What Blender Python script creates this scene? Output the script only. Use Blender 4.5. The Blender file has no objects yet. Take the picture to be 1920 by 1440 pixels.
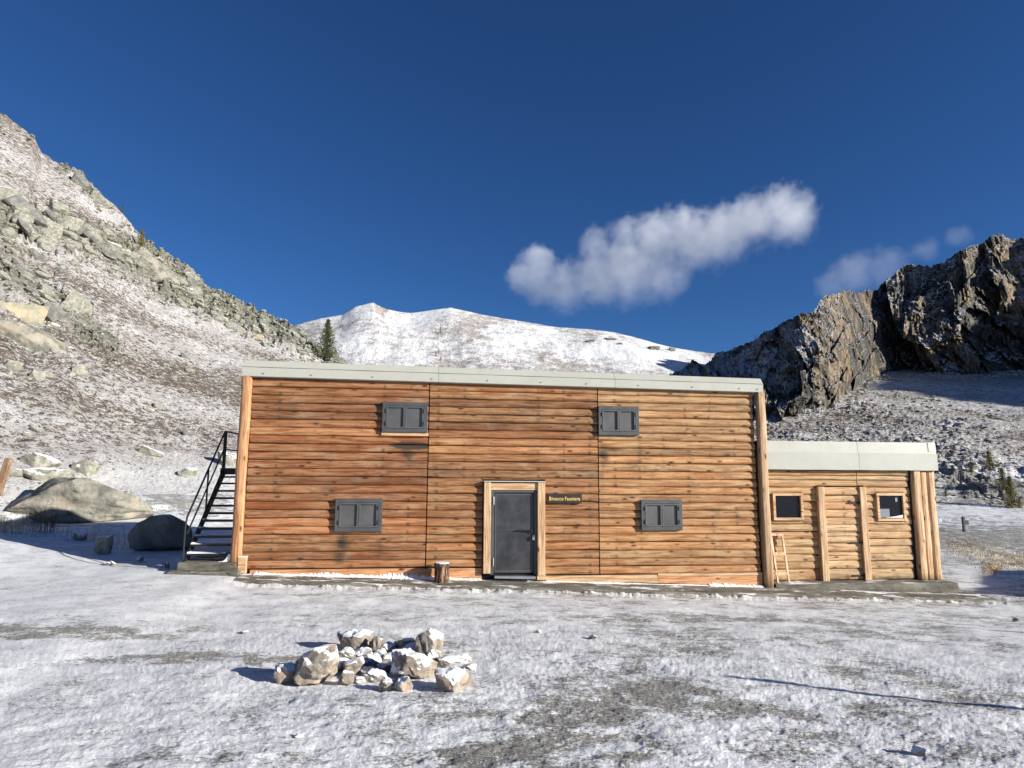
import bpy, bmesh, math, random
import numpy as np
from mathutils import Vector, Matrix
S = bpy.context.scene
COL = S.collection
R = math.radians
# ------------------------------------------------------------------ camera
CAM = np.array([4.178, -15.236, 2.24])
FPX, PITCH, ROLL, YAW = 1217.84, 0.139683, 0.005897, -0.115575
_f0 = np.array([-math.sin(YAW), math.cos(YAW), 0.0]); _r0 = np.array([math.cos(YAW), math.sin(YAW), 0.0]); _u0 = np.array([0, 0, 1.0])
_fw = _f0 * math.cos(PITCH) + _u0 * math.sin(PITCH); _u2 = _u0 * math.cos(PITCH) - _f0 * math.sin(PITCH)
_rt = _r0 * math.cos(ROLL) + _u2 * math.sin(ROLL); _up = _u2 * math.cos(ROLL) - _r0 * math.sin(ROLL)
cd = bpy.data.cameras.new('camera'); cam = bpy.data.objects.new('camera', cd); COL.objects.link(cam)
m = Matrix.Identity(4)
for i in range(3):
    m[i][0] = _rt[i]; m[i][1] = _up[i]; m[i][2] = -_fw[i]; m[i][3] = CAM[i]
cam.matrix_world = m
cd.sensor_fit = 'HORIZONTAL'; cd.sensor_width = 36.0; cd.lens = FPX / 1920 * 36.0
cd.clip_start = 0.1; cd.clip_end = 8000
S.camera = cam
# ------------------------------------------------------------------ light
SUN_EL = R(17.0)
SUN_DIR = np.array([0.875 * math.cos(SUN_EL), -0.484 * math.cos(SUN_EL), math.sin(SUN_EL)])  # towards the sun
ld = bpy.data.lights.new('sun', 'SUN'); ld.energy = 5.0; ld.angle = R(0.5); ld.color = (1.0, 0.95, 0.87)
sun = bpy.data.objects.new('sun', ld); COL.objects.link(sun)
sun.rotation_euler = Vector(SUN_DIR).to_track_quat('Z', 'Y').to_euler(); sun.location = (20, -20, 30)
W = bpy.data.worlds.new('World'); S.world = W; W.use_nodes = True
nt = W.node_tree; bg = nt.nodes['Background']
sky = nt.nodes.new('ShaderNodeTexSky'); sky.sky_type = 'NISHITA'; sky.sun_disc = False
sky.sun_elevation = SUN_EL; sky.sun_rotation = math.atan2(SUN_DIR[0], SUN_DIR[1])
sky.altitude = 2500; sky.air_density = 1.0; sky.dust_density = 0.15; sky.ozone_density = 6.0
hs = nt.nodes.new('ShaderNodeHueSaturation'); hs.inputs['Saturation'].default_value = 1.08; hs.inputs['Hue'].default_value = 0.505
nt.links.new(sky.outputs[0], hs.inputs['Color']); nt.links.new(hs.outputs[0], bg.inputs[0]); bg.inputs[1].default_value = 0.058
S.view_settings.view_transform = 'Standard'; S.view_settings.look = 'None'; S.view_settings.exposure = 0.82; S.view_settings.gamma = 1
S.cycles.max_bounces = 6; S.cycles.volume_bounces = 3; S.cycles.volume_step_rate = 1.0; S.cycles.use_denoising = True
# ------------------------------------------------------------------ numpy noise
_rs = np.random.RandomState(7); _perm = _rs.permutation(4096).astype(np.int64)
_ang = _rs.rand(4096) * 2 * np.pi; _gx = np.cos(_ang); _gy = np.sin(_ang)
def perlin(x, y, seed=0):
    xi = np.floor(x).astype(np.int64); yi = np.floor(y).astype(np.int64); xf = x - xi; yf = y - yi
    u = xf * xf * xf * (xf * (xf * 6 - 15) + 10); v = yf * yf * yf * (yf * (yf * 6 - 15) + 10)
    def g(ix, iy, dx, dy):
        h = _perm[(_perm[(ix + seed * 131) & 4095] + iy) & 4095]
        return _gx[h] * dx + _gy[h] * dy
    a = g(xi, yi, xf, yf); b = g(xi + 1, yi, xf - 1, yf); c = g(xi, yi + 1, xf, yf - 1); d = g(xi + 1, yi + 1, xf - 1, yf - 1)
    return ((a + (b - a) * u) + ((c + (d - c) * u) - (a + (b - a) * u)) * v) * 1.5
def fbm(x, y, o=4, seed=0, gain=0.5, lac=2.03):
    s = 0; a = 1; t = 0
    for i in range(o):
        s = s + a * perlin(x, y, seed + i); t += a; a *= gain; x = x * lac + 3.7; y = y * lac - 1.3
    return s / t
def ridged(x, y, o=4, seed=0, gain=0.5):
    s = 0; a = 1; t = 0
    for i in range(o):
        s = s + a * (1 - 2 * np.abs(perlin(x, y, seed + i))); t += a; a *= gain; x = x * 2.07 + 5.1; y = y * 2.07 + 2.2
    return s / t
def cells(x, y, seed=0):
    """distance to the nearest and second nearest feature point"""
    xi = np.floor(x).astype(np.int64); yi = np.floor(y).astype(np.int64)
    d1 = np.full(x.shape, 9.0); d2 = d1.copy(); idn = np.zeros(x.shape)
    for dx in (-1, 0, 1):
        for dy in (-1, 0, 1):
            h = _perm[(_perm[(xi + dx + seed * 77) & 4095] + yi + dy) & 4095]; h2 = _perm[(h + 1013) & 4095]
            px = xi + dx + h / 4096.0; py = yi + dy + h2 / 4096.0
            d = np.hypot(x - px, y - py); n = d < d1
            d2 = np.where(n, d1, np.minimum(d2, d)); idn = np.where(n, h / 4096.0, idn); d1 = np.where(n, d, d1)
    return d1, d2, idn
def blocks(x, y, seed=0, tilt=1.0):
    """angular fracture blocks: every cell is its own tilted plane"""
    xi = np.floor(x).astype(np.int64); yi = np.floor(y).astype(np.int64); best = np.full(x.shape, 9.0); out = np.zeros(x.shape)
    for dx in (-1, 0, 1):
        for dy in (-1, 0, 1):
            h = _perm[(_perm[(xi + dx + seed * 77) & 4095] + yi + dy) & 4095]; h2 = _perm[(h + 1013) & 4095]; h3 = _perm[(h2 + 77) & 4095]
            ox = x - (xi + dx + h / 4096.0); oy = y - (yi + dy + h2 / 4096.0); d = np.abs(ox) + np.abs(oy) * 0.8 + 0.25 * np.abs(ox + oy); n = d < best
            out = np.where(n, h3 / 4096.0 - 0.5 + tilt * (ox * _gx[h3] + oy * _gy[h3]), out); best = np.where(n, d, best)
    return out
def sst(a, b, x):
    t = np.clip((x - a) / (b - a), 0, 1); return t * t * (3 - 2 * t)
# ------------------------------------------------------------------ image geometry helpers (full-size photo pixels)
def pxdir(px, py):
    d = _fw * FPX + _rt * (px - 960) - _up * (py - 720); return d / np.linalg.norm(d)
def elev(px, py):
    d = pxdir(px, py); return d[2] / math.hypot(d[0], d[1])
def az_of(px, py=891):
    d = pxdir(px, py); return math.atan2(d @ _r0, d @ _f0)
def polar(x, y):
    dx = x - CAM[0]; dy = y - CAM[1]
    return np.arctan2(dx * _r0[0] + dy * _r0[1], dx * _f0[0] + dy * _f0[1]), np.hypot(dx, dy)
def unpolar(az, r):
    return CAM[0] + r * (np.sin(az) * _r0[0] + np.cos(az) * _f0[0]), CAM[1] + r * (np.sin(az) * _r0[1] + np.cos(az) * _f0[1])
def sil(pts):
    a = [az_of(*p) for p in pts]; t = [elev(*p) for p in pts]
    return np.array(a), np.array(t)
def interp(xs, ys, x): return np.interp(x, xs, ys)
# ------------------------------------------------------------------ terrain height
LS_A, LS_T = sil([(0, 209), (40, 236), (62, 250), (78, 285), (100, 300), (148, 318), (185, 360), (230, 397), (265, 440), (300, 472), (350, 503), (400, 540), (450, 566), (500, 590), (545, 610), (575, 630), (600, 655), (640, 672), (700, 700), (800, 760)])
LS_A = np.concatenate([[-1.9, -1.4, -1.1, -0.9, -0.8], LS_A, [0.15]]); LS_T = np.concatenate([[0.15, 0.35, 0.5, 0.52, 0.49], LS_T, [0.0]])
def fold(a0, a1, k, az): return sst(a0, a1, az)
def hill_left(az, r):
    tr = interp(LS_A, LS_T, az)
    F = interp([-1.9, -0.75, -0.66, -0.55, -0.4, -0.25, -0.1], [30, 32, 34, 36, 39, 46, 60], az)
    Rg = interp([-1.9, -0.66, -0.43, -0.27, -0.1, 0.2], [112, 112, 104, 98, 96, 96], az)
    zR = CAM[2] + Rg * tr
    t = np.clip((r - F) / (Rg - F), 0, 1)
    z = (0.3) + (zR - 0.3) * (0.42 * t + 0.58 * t ** 1.55)
    z = np.where(r > Rg, zR - 0.45 * (r - Rg), z)
    return np.where(r < F, -50 + 0 * r, z)
SL_S, SL_F = 0.25, 38.0
def slope_right(az, r):
    f = r * np.cos(az); s = r * np.sin(az)
    t = f - SL_F + 0.02 * s
    z = -0.7 + SL_S * np.where(t > 0, t, 0) - 0.02 * s * 0
    cap = -0.7 + SL_S * np.maximum(np.interp(az, SR_A, SR_R) * np.cos(az) + 12 - SL_F, 0)
    z = np.minimum(z, cap)
    fade = sst(0.02, 0.20, az)
    return np.where((t < 0) | (az < 0.0), -50.0, z * fade - 3 * (1 - fade))
SR_A, SR_R = [0.0, 2.0], [90.0, 90.0]
def slope_range(px, py):
    """distance at which the sight line of this pixel meets the right-hand slope"""
    d = pxdir(px, py); f = d @ _f0; return max(30.0, (CAM[2] + 0.7 + SL_S * SL_F) / max(0.03, SL_S - d[2] / f)) / math.cos(az_of(px, py))
def base_ground(x, y):
    yy = np.clip((y + 15) / 14.0, 0, 1)
    bld = 0.075 - 0.0365 * np.clip(x, -2, 18) - 0.085 * sst(-0.3, 0.6, x) * sst(17.9, 17.3, x)
    z = 0.60 + (bld - 0.60) * (yy ** 0.8)
    # bank that rises to the left of the stair and the dip behind it
    left = sst(-3.0, -9.5, x) * sst(-8, 2, y)
    z = z + left * 0.50
    z = z - sst(5.5, 9.5, y + 0.25 * x + 1.5) * sst(-1.0, -6.0, x) * 0.55 * sst(22, 16, y)
    # hollow levelled out behind the house
    z = z - 0.25 * sst(20, 40, x) * sst(0, 10, y)
    return z
def smax(a, b, k):
    h = np.clip(0.5 + 0.5 * (a - b) / k, 0, 1); return b + (a - b) * h + k * h * (1 - h)
def H(x, y, parts=False):
    x = np.asarray(x, float); y = np.asarray(y, float)
    az, r = polar(x, y)
    b = base_ground(x, y); hl = hill_left(az, r); hr = slope_right(az, r)
    # bank in front of the right-hand slope
    b = b + 0.9 * np.exp(-((r - 50) / 9.0) ** 2) * sst(0.42, 0.62, az) * sst(1.6, 1.0, az)
    z = smax(b, hl, 1.0); z2 = smax(z, hr, 1.0)
    if parts: return z2, hl - b, hr - b
    return z2
RBp = [(1255, 96), (1300, 90)] + [(px, slope_range(px, py)) for px, py in ((1400, 785), (1450, 800), (1520, 808), (1560, 795), (1600, 755), (1650, 712), (1700, 702), (1760, 705), (1830, 712), (1920, 702))]
SR_A = np.array([az_of(p[0]) for p in RBp] + [0.9, 1.2, 1.55]); SR_R = np.array([p[1] for p in RBp] + [186, 184, 190.])
TG = {}
def ground_hit(px, py):
    """first point of the terrain on the sight line of a photo pixel"""
    d = pxdir(px, py); az = math.atan2(d @ _r0, d @ _f0); e = d[2] / math.hypot(d[0], d[1]); j = int(np.argmin(np.abs(TG['a'] - az))); z = TG['z'][:, j]; rr_ = TG['r']
    T = (z - CAM[2]) / rr_; k = np.nonzero(T[4:] >= e)[0]
    if len(k) == 0: i = len(rr_) - 8; r_ = rr_[i]
    else:
        i = k[0] + 4; f = (e - T[i - 1]) / (T[i] - T[i - 1]) if T[i] != T[i - 1] else 0; r_ = rr_[i - 1] + f * (rr_[i] - rr_[i - 1])
    x, y = unpolar(az, r_); return np.array([x, y, CAM[2] + r_ * e])
# ------------------------------------------------------------------ object helpers
def tag(o, label=None, cat=None, group=None, kind=None):
    if label: o['label'] = label
    if cat: o['category'] = cat
    if group: o['group'] = group
    if kind: o['kind'] = kind
    return o
def empty(name, loc=(0, 0, 0), rz=0.0):
    o = bpy.data.objects.new(name, None); COL.objects.link(o); o.location = loc; o.rotation_euler = (0, 0, rz); o.empty_display_size = 0.2; return o
def link(name, me, mat, parent=None, loc=None):
    if mat is not None and len(me.materials) == 0: me.materials.append(mat)
    o = bpy.data.objects.new(name, me); COL.objects.link(o)
    if parent is not None: o.parent = parent
    if loc is not None: o.location = loc
    return o
def npmesh(name, V, F, attrs=None, smooth=True):
    """V (n,3), F (m,4) or (m,3) integer array"""
    me = bpy.data.meshes.new(name); V = np.ascontiguousarray(V, dtype=np.float32); F = np.ascontiguousarray(F, dtype=np.int32)
    k = F.shape[1]; me.vertices.add(len(V)); me.vertices.foreach_set('co', V.ravel())
    me.loops.add(F.size); me.loops.foreach_set('vertex_index', F.ravel())
    me.polygons.add(len(F)); me.polygons.foreach_set('loop_start', np.arange(0, F.size, k, dtype=np.int32)); me.polygons.foreach_set('loop_total', np.full(len(F), k, dtype=np.int32))
    me.polygons.foreach_set('use_smooth', np.full(len(F), smooth, dtype=bool))
    if attrs:
        for an, av in attrs.items():
            av = np.asarray(av, dtype=np.float32)
            if av.ndim == 1:
                a = me.attributes.new(an, 'FLOAT', 'POINT'); a.data.foreach_set('value', av)
            else:
                a = me.attributes.new(an, 'FLOAT_COLOR', 'POINT')
                if av.shape[1] == 3: av = np.concatenate([av, np.ones((len(av), 1), np.float32)], 1)
                a.data.foreach_set('color', av.ravel())
    me.update(); me.validate(); return me
def gridfaces(nr, nc):
    i = np.arange((nr - 1) * (nc - 1)); r, c = i // (nc - 1), i % (nc - 1); a = r * nc + c
    return np.stack([a, a + 1, a + nc + 1, a + nc], 1)
class MB:
    """collects boxes, bars and discs; build() links them as ONE mesh object"""
    def __init__(s): s.v = []; s.f = []
    def add(s, vs, fs):
        n = len(s.v); s.v += [tuple(v) for v in vs]; s.f += [tuple(i + n for i in f) for f in fs]; return s
    def box(s, x0, x1, y0, y1, z0, z1):
        return s.add([(x0, y0, z0), (x1, y0, z0), (x1, y1, z0), (x0, y1, z0), (x0, y0, z1), (x1, y0, z1), (x1, y1, z1), (x0, y1, z1)],
                     [(0, 3, 2, 1), (4, 5, 6, 7), (0, 1, 5, 4), (1, 2, 6, 5), (2, 3, 7, 6), (3, 0, 4, 7)])
    def prism(s, poly, y0, y1):
        """x-z polygon extruded in y"""
        n = len(poly); vs = [(p[0], y0, p[1]) for p in poly] + [(p[0], y1, p[1]) for p in poly]
        fs = [tuple(range(n)), tuple(range(2 * n - 1, n - 1, -1))] + [(i, i + n, (i + 1) % n + n, (i + 1) % n) for i in range(n)]
        return s.add(vs, fs)
    def tube(s, a, b, r0, r1=None, n=10, cap=True):
        r1 = r0 if r1 is None else r1; a = Vector(a); b = Vector(b); d = (b - a).normalized()
        u = d.orthogonal().normalized(); w = d.cross(u); vs = []
        for c, rr in ((a, r0), (b, r1)):
            for k in range(n):
                t = 2 * math.pi * k / n; vs.append(c + (u * math.cos(t) + w * math.sin(t)) * rr)
        fs = [(k, (k + 1) % n, (k + 1) % n + n, k + n) for k in range(n)]
        if cap: fs += [tuple(range(n - 1, -1, -1)), tuple(range(n, 2 * n))]
        return s.add(vs, fs)
    def bar(s, a, b, w, h):
        """square bar between two points"""
        a = Vector(a); b = Vector(b); d = (b - a).normalized(); u = d.cross(Vector((0, 0, 1)))
        u = Vector((1, 0, 0)) if u.length < 1e-4 else u.normalized()
        v = u.cross(d).normalized(); vs = []
        for c in (a, b):
            for sx, sy in ((-1, -1), (1, -1), (1, 1), (-1, 1)): vs.append(c + u * sx * w / 2 + v * sy * h / 2)
        return s.add(vs, [(3, 2, 1, 0), (4, 5, 6, 7), (0, 1, 5, 4), (1, 2, 6, 5), (2, 3, 7, 6), (3, 0, 4, 7)])
    def build(s, name, mat, parent=None, bevel=0.0, smooth=False):
        me = bpy.data.meshes.new(name); me.from_pydata(s.v, [], s.f); me.update()
        bm = bmesh.new(); bm.from_mesh(me); bmesh.ops.recalc_face_normals(bm, faces=bm.faces)
        if bevel: bmesh.ops.bevel(bm, geom=[e for e in bm.edges if len(e.link_faces) == 2 and e.calc_face_angle(0) > 0.5], offset=bevel, segments=2, affect='EDGES', profile=0.6)
        if smooth:
            for f in bm.faces: f.smooth = len(f.verts) == 4
        bm.to_mesh(me); bm.free()
        return link(name, me, mat, parent)
# ------------------------------------------------------------------ node helper
class NT:
    def __init__(s, name):
        s.m = bpy.data.materials.new(name); s.m.use_nodes = True; s.t = s.m.node_tree; s.b = s.t.nodes['Principled BSDF']; s.out = s.t.nodes['Material Output']
    def put(s, sock, v):
        if isinstance(v, bpy.types.NodeSocket): s.t.links.new(v, sock)
        elif v is not None:
            if sock.type == 'RGBA' and not hasattr(v, '__len__'): v = (v, v, v, 1)
            if hasattr(v, '__len__') and sock.type == 'RGBA' and len(v) == 3: v = (*v, 1)
            sock.default_value = v
    def n(s, ty, out=0, props=None, **ins):
        nd = s.t.nodes.new('ShaderNode' + ty)
        for k, v in (props or {}).items(): setattr(nd, k, v)
        for k, v in ins.items():
            k = k.replace('_', ' '); sk = nd.inputs[int(k[1:])] if k[0] == 'i' and k[1:].isdigit() else nd.inputs[k]
            s.put(sk, v)
        return nd.outputs[out]
    def math(s, op, a, b=None, c=None, clamp=False):
        nd = s.t.nodes.new('ShaderNodeMath'); nd.operation = op; nd.use_clamp = clamp
        for i, v in enumerate((a, b, c)):
            if v is not None: s.put(nd.inputs[i], v)
        return nd.outputs[0]
    def mix(s, f, a, b, mode='MIX'):
        nd = s.t.nodes.new('ShaderNodeMix'); nd.data_type = 'RGBA'; nd.blend_type = mode; nd.clamp_factor = True
        s.put(nd.inputs[0], f); s.put(nd.inputs[6], a); s.put(nd.inputs[7], b); return nd.outputs[2]
    def pos(s): return s.n('NewGeometry', 0)
    def nz(s): return s.sep(s.n('NewGeometry', 1))[2]
    def sep(s, v):
        nd = s.t.nodes.new('ShaderNodeSeparateXYZ'); s.put(nd.inputs[0], v); return nd.outputs
    def obj(s): return s.n('TexCoord', 3)
    def map(s, v, scale=(1, 1, 1), loc=(0, 0, 0), rot=(0, 0, 0)):
        nd = s.t.nodes.new('ShaderNodeMapping'); s.put(nd.inputs[0], v); nd.inputs[1].default_value = loc; nd.inputs[2].default_value = rot; nd.inputs[3].default_value = scale; return nd.outputs[0]
    def noise(s, v, scale, detail=4, rough=0.55, dist=0.0, out=0): return s.n('TexNoise', out, None, Vector=v, Scale=scale, Detail=detail, Roughness=rough, Distortion=dist)
    def vor(s, v, scale, feat='F1', out=0, rand=1.0): return s.n('TexVoronoi', out, {'feature': feat}, Vector=v, Scale=scale, Randomness=rand)
    def step(s, x, a, b): 
        nd = s.t.nodes.new('ShaderNodeMapRange'); nd.interpolation_type = 'SMOOTHSTEP'; s.put(nd.inputs[0], x); s.put(nd.inputs[1], a); s.put(nd.inputs[2], b); return nd.outputs[0]
    def attr(s, name, out=2): 
        nd = s.t.nodes.new('ShaderNodeAttribute'); nd.attribute_name = name; return nd.outputs[out]
    def rand(s): return s.n('ObjectInfo', 5)
    def bump(s, h, dist, strength=1.0, normal=None): return s.n('Bump', 0, None, Height=h, Distance=dist, Strength=strength, Normal=normal)
    def fin(s, col=None, rough=None, normal=None, **kw):
        s.put(s.b.inputs['Base Color'], col); s.put(s.b.inputs['Roughness'], rough)
        if normal is not None: s.put(s.b.inputs['Normal'], normal)
        for k, v in kw.items(): s.put(s.b.inputs[k.replace('_', ' ')], v)
        return s.m
SNOW = (0.82, 0.83, 0.82)
# ------------------------------------------------------------------ materials
def m_ground():
    t = NT('thin_snow'); p = t.pos(); bare = t.attr('bare')
    q = t.map(p, (0.5, 0.9, 1)); n1 = t.noise(q, 9, 6, 0.74); n2 = t.noise(p, 2.2, 5, 0.62); n3 = t.noise(q, 42, 5, 0.74); n4 = t.noise(q, 140, 2, 0.6)
    f = t.math('ADD', t.math('MULTIPLY', n1, 0.36), t.math('ADD', t.math('MULTIPLY', n2, 0.26), t.math('MULTIPLY', n3, 0.38)))
    th = t.math('MULTIPLY_ADD', bare, 0.14, 0.432)
    k = t.step(t.math('SUBTRACT', th, f), -0.02, 0.035)
    dirt = t.mix(t.noise(p, 9, 4), (0.085, 0.078, 0.058), (0.22, 0.205, 0.16))
    frost = t.mix(t.step(t.math('ADD', t.math('MULTIPLY', n4, 0.6), t.math('MULTIPLY', n3, 0.4)), 0.48, 0.60), dirt, (0.50, 0.50, 0.48))
    sn = t.mix(t.step(n2, 0.3, 0.7), (0.64, 0.655, 0.66), (0.82, 0.83, 0.83))
    sp = t.noise(t.map(p, (0.5, 0.8, 1)), 34, 3, 0.6); sp2 = t.noise(t.map(p, (0.4, 0.8, 1)), 12, 3, 0.6)
    spk = t.math('MAXIMUM', t.step(t.math('ADD', sp, t.math('MULTIPLY', bare, 0.05)), 0.60, 0.68), t.step(t.math('ADD', sp2, t.math('MULTIPLY', bare, 0.05)), 0.66, 0.72))
    sn = t.mix(t.math('MULTIPLY', spk, t.step(n2, 0.62, 0.40)), sn, (0.17, 0.165, 0.15))
    c = t.mix(t.math('MULTIPLY', k, 0.92), sn, frost)
    h = t.math('ADD', t.math('MULTIPLY', n1, 0.5), t.math('ADD', t.math('MULTIPLY', n3, 0.55), t.math('MULTIPLY', n4, 0.15)))
    h = t.math('SUBTRACT', h, t.math('MULTIPLY', spk, 0.12))
    return t.fin(c, 0.75, t.bump(h, 0.024, 1.0), Specular_IOR_Level=0.25)
def m_hill():
    """snow dusted heath and scree of the left hill"""
    t = NT('snow_dusted_heath'); p = t.pos(); rock = t.attr('rock'); thin = t.attr('thin')
    q = t.map(p, (1, 1, 1.9), rot=(0, 0, 0))
    n1 = t.noise(q, 1.7, 9, 0.72); n2 = t.noise(q, 0.25, 3, 0.6); n3 = t.noise(q, 6.5, 5, 0.75)
    f = t.math('ADD', t.math('MULTIPLY', n1, 0.55), t.math('MULTIPLY', n3, 0.45))
    k = t.step(t.math('SUBTRACT', t.math('MULTIPLY_ADD', thin, 0.17, 0.435), f), -0.015, 0.03)
    heath = t.mix(t.step(t.noise(q, 1.1, 5, 0.6), 0.4, 0.62), (0.085, 0.062, 0.048), (0.20, 0.15, 0.125))
    heath = t.mix(t.step(n3, 0.45, 0.65), heath, (0.16, 0.155, 0.11))
    sn = t.mix(t.step(n2, 0.35, 0.7), (0.47, 0.45, 0.435), (0.60, 0.595, 0.585)); sn = t.mix(t.step(n3, 0.45, 0.39), sn, (0.24, 0.22, 0.21)); sn = t.mix(t.math('MULTIPLY', t.attr('foot'), 0.6), sn, SNOW)
    c = t.mix(k, sn, heath)
    rk = t.mix(t.step(t.noise(q, 0.9, 6, 0.65), 0.35, 0.65), (0.15, 0.15, 0.12), (0.33, 0.325, 0.265))
    rk = t.mix(t.step(n3, 0.52, 0.60), rk, (0.045, 0.045, 0.036))
    c = t.mix(t.step(t.math('ADD', rock, t.math('MULTIPLY', t.math('SUBTRACT', n1, 0.5), 1.6)), 0.42, 0.6), c, rk)
    return t.fin(c, 0.9, t.bump(f, 0.35, 1.0), Specular_IOR_Level=0.1)
def m_slope():
    t = NT('frosted_scree_slope'); p = t.pos(); thin = t.attr('thin')
    q = t.map(p, (1, 1, 2.2)); n1 = t.noise(q, 1.1, 9, 0.74); n3 = t.noise(q, 4.5, 5, 0.75); n2 = t.noise(q, 0.12, 3, 0.5)
    f = t.math('ADD', t.math('MULTIPLY', n1, 0.6), t.math('MULTIPLY', n3, 0.4))
    k = t.step(t.math('SUBTRACT', t.math('MULTIPLY_ADD', thin, 0.2, 0.44), f), -0.05, 0.07)
    gr = t.mix(t.step(n2, 0.4, 0.6), (0.24, 0.235, 0.215), (0.34, 0.32, 0.29))
    c = t.mix(k, t.mix(t.attr('foot'), (0.57, 0.575, 0.59), SNOW), gr)
    return t.fin(c, 0.9, t.bump(f, 0.28, 1.0), Specular_IOR_Level=0.1)
def m_mountain():
    t = NT('snowy_mountain'); p = t.pos(); thin = t.attr('thin')
    q = t.map(p, (1, 1, 1.4)); n1 = t.noise(q, 0.09, 10, 0.7); n2 = t.noise(q, 0.5, 6, 0.75)
    f = t.math('ADD', t.math('MULTIPLY', n1, 0.5), t.math('MULTIPLY', n2, 0.5))
    k = t.step(t.math('SUBTRACT', t.math('MULTIPLY_ADD', thin, 0.19, 0.41), f), -0.05, 0.07)
    c = t.mix(k, (0.78, 0.785, 0.785), (0.36, 0.325, 0.295))
    return t.fin(c, 0.9, t.bump(f, 4.0, 0.8), Specular_IOR_Level=0.1)
def m_cliff():
    t = NT('limestone_cliff'); p = t.pos(); nz = t.nz()
    q = t.map(p, (1, 1, 0.5)); n1 = t.noise(q, 0.25, 9, 0.7); n2 = t.noise(q, 1.1, 7, 0.72); big = t.noise(p, 0.045, 5, 0.65)
    g = t.mix(t.step(n1, 0.36, 0.64), (0.10, 0.095, 0.083), (0.28, 0.265, 0.235))
    oc = t.mix(t.step(n2, 0.35, 0.6), (0.32, 0.24, 0.155), (0.56, 0.43, 0.29))
    c = t.mix(t.math('MULTIPLY', t.step(t.math('ADD', big, t.math('MULTIPLY', n1, 0.4)), 0.70, 0.78), 0.8), g, oc)
    c = t.mix(t.step(n2, 0.56, 0.44), c, t.mix(0.6, c, (0.04, 0.04, 0.036)))
    sn = t.step(t.math('ADD', nz, t.math('MULTIPLY', t.math('SUBTRACT', n2, 0.5), 0.9)), 0.55, 0.68)
    sn = t.math('MULTIPLY', sn, t.step(t.noise(p, 0.10, 4, 0.6), 0.40, 0.5))
    c = t.mix(sn, c, (0.72, 0.74, 0.78))
    h = t.math('ADD', n1, t.math('MULTIPLY', n2, 0.5))
    return t.fin(c, 0.95, t.bump(h, 3.2, 1.0), Specular_IOR_Level=0.05)
def m_rock(name, a, b, snow=0.5, warm=None, sc=1.0, snowz=0.55):
    t = NT(name); p = t.obj(); r = t.rand()
    v = t.n('VectorMath', 0, {'operation': 'ADD'}, i0=p, i1=t.n('CombineXYZ', 0, None, X=t.math('MULTIPLY', r, 37), Y=t.math('MULTIPLY', r, 91), Z=r))
    n1 = t.noise(v, 2.2 * sc, 8, 0.65); n2 = t.noise(v, 9 * sc, 6, 0.7)
    c = t.mix(t.step(n1, 0.36, 0.64), a, b)
    if warm: c = t.mix(t.math('MULTIPLY', t.step(t.noise(v, 1.3 * sc, 3), 0.48, 0.62), 0.85), c, warm)
    w_ = t.n('VectorMath', 0, {'operation': 'ADD'}, i0=v, i1=t.n('VectorMath', 0, {'operation': 'SCALE'}, i0=t.noise(v, 1.6 * sc, 5, 0.6, out=1), Scale=0.9 / sc))
    cr = t.step(t.vor(t.map(w_, (1, 0.7, 1.9)), 0.7 * sc, 'DISTANCE_TO_EDGE'), 0.0, 0.018)
    c = t.mix(t.math('MULTIPLY', t.math('SUBTRACT', 1.0, cr), t.math('MULTIPLY', t.step(n1, 0.45, 0.6), 0.7)), c, t.mix(0.3, (0.04, 0.04, 0.035), c))
    c = t.mix(t.step(n2, 0.55, 0.75), c, t.mix(0.6, c, (0.08, 0.08, 0.07)))
    if snow:
        sn = t.step(t.math('ADD', t.nz(), t.math('MULTIPLY', t.math('SUBTRACT', n1, 0.5), 1.0)), snowz, snowz + 0.12)
        c = t.mix(t.math('MULTIPLY', sn, snow), c, SNOW)
    return t.fin(c, 0.9, t.bump(t.math('ADD', n1, t.math('MULTIPLY', n2, 0.4)), 0.09 / sc, 0.8), Specular_IOR_Level=0.15)
def wood_nodes(t, vec, base, along_scale, dark=0.5):
    """grain, knots; vec has the grain along x"""
    g = t.noise(t.map(vec, (along_scale, 14, 14)), 1.6, 6, 0.65, 0.6)
    blot = t.noise(t.map(vec, (0.55, 1.3, 1.3)), 2.0, 4, 0.6)
    kn = t.vor(t.map(vec, (1.5, 4.3, 4.3)), 1.25); kn2 = t.vor(t.map(vec, (3.4, 9.0, 9.0)), 1.0)
    c = t.mix(t.step(g, 0.34, 0.62), t.mix(1.0, base, (0.50, 0.42, 0.34), 'MULTIPLY'), t.mix(0.12, base, (0.62, 0.50, 0.34)))
    c = t.mix(t.math('MULTIPLY', t.step(blot, 0.5, 0.72), 0.5), c, t.mix(1.0, base, (0.60, 0.52, 0.45), 'MULTIPLY'))
    c = t.mix(t.math('MULTIPLY', t.step(blot, 0.46, 0.3), 0.35), c, t.mix(0.45, base, (0.72, 0.60, 0.40)))
    ring = t.step(kn, 0.20, 0.10); c = t.mix(t.math('MULTIPLY', ring, 0.7), c, t.mix(1.0, base, (0.40, 0.28, 0.20), 'MULTIPLY'))
    core = t.step(kn, 0.125, 0.08); c = t.mix(t.math('MULTIPLY', core, 0.95), c, (0.05, 0.025, 0.012))
    c = t.mix(t.math('MULTIPLY', t.step(kn2, 0.17, 0.08), 0.5), c, t.mix(1.0, base, (0.34, 0.24, 0.17), 'MULTIPLY'))
    return c, g
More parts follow.
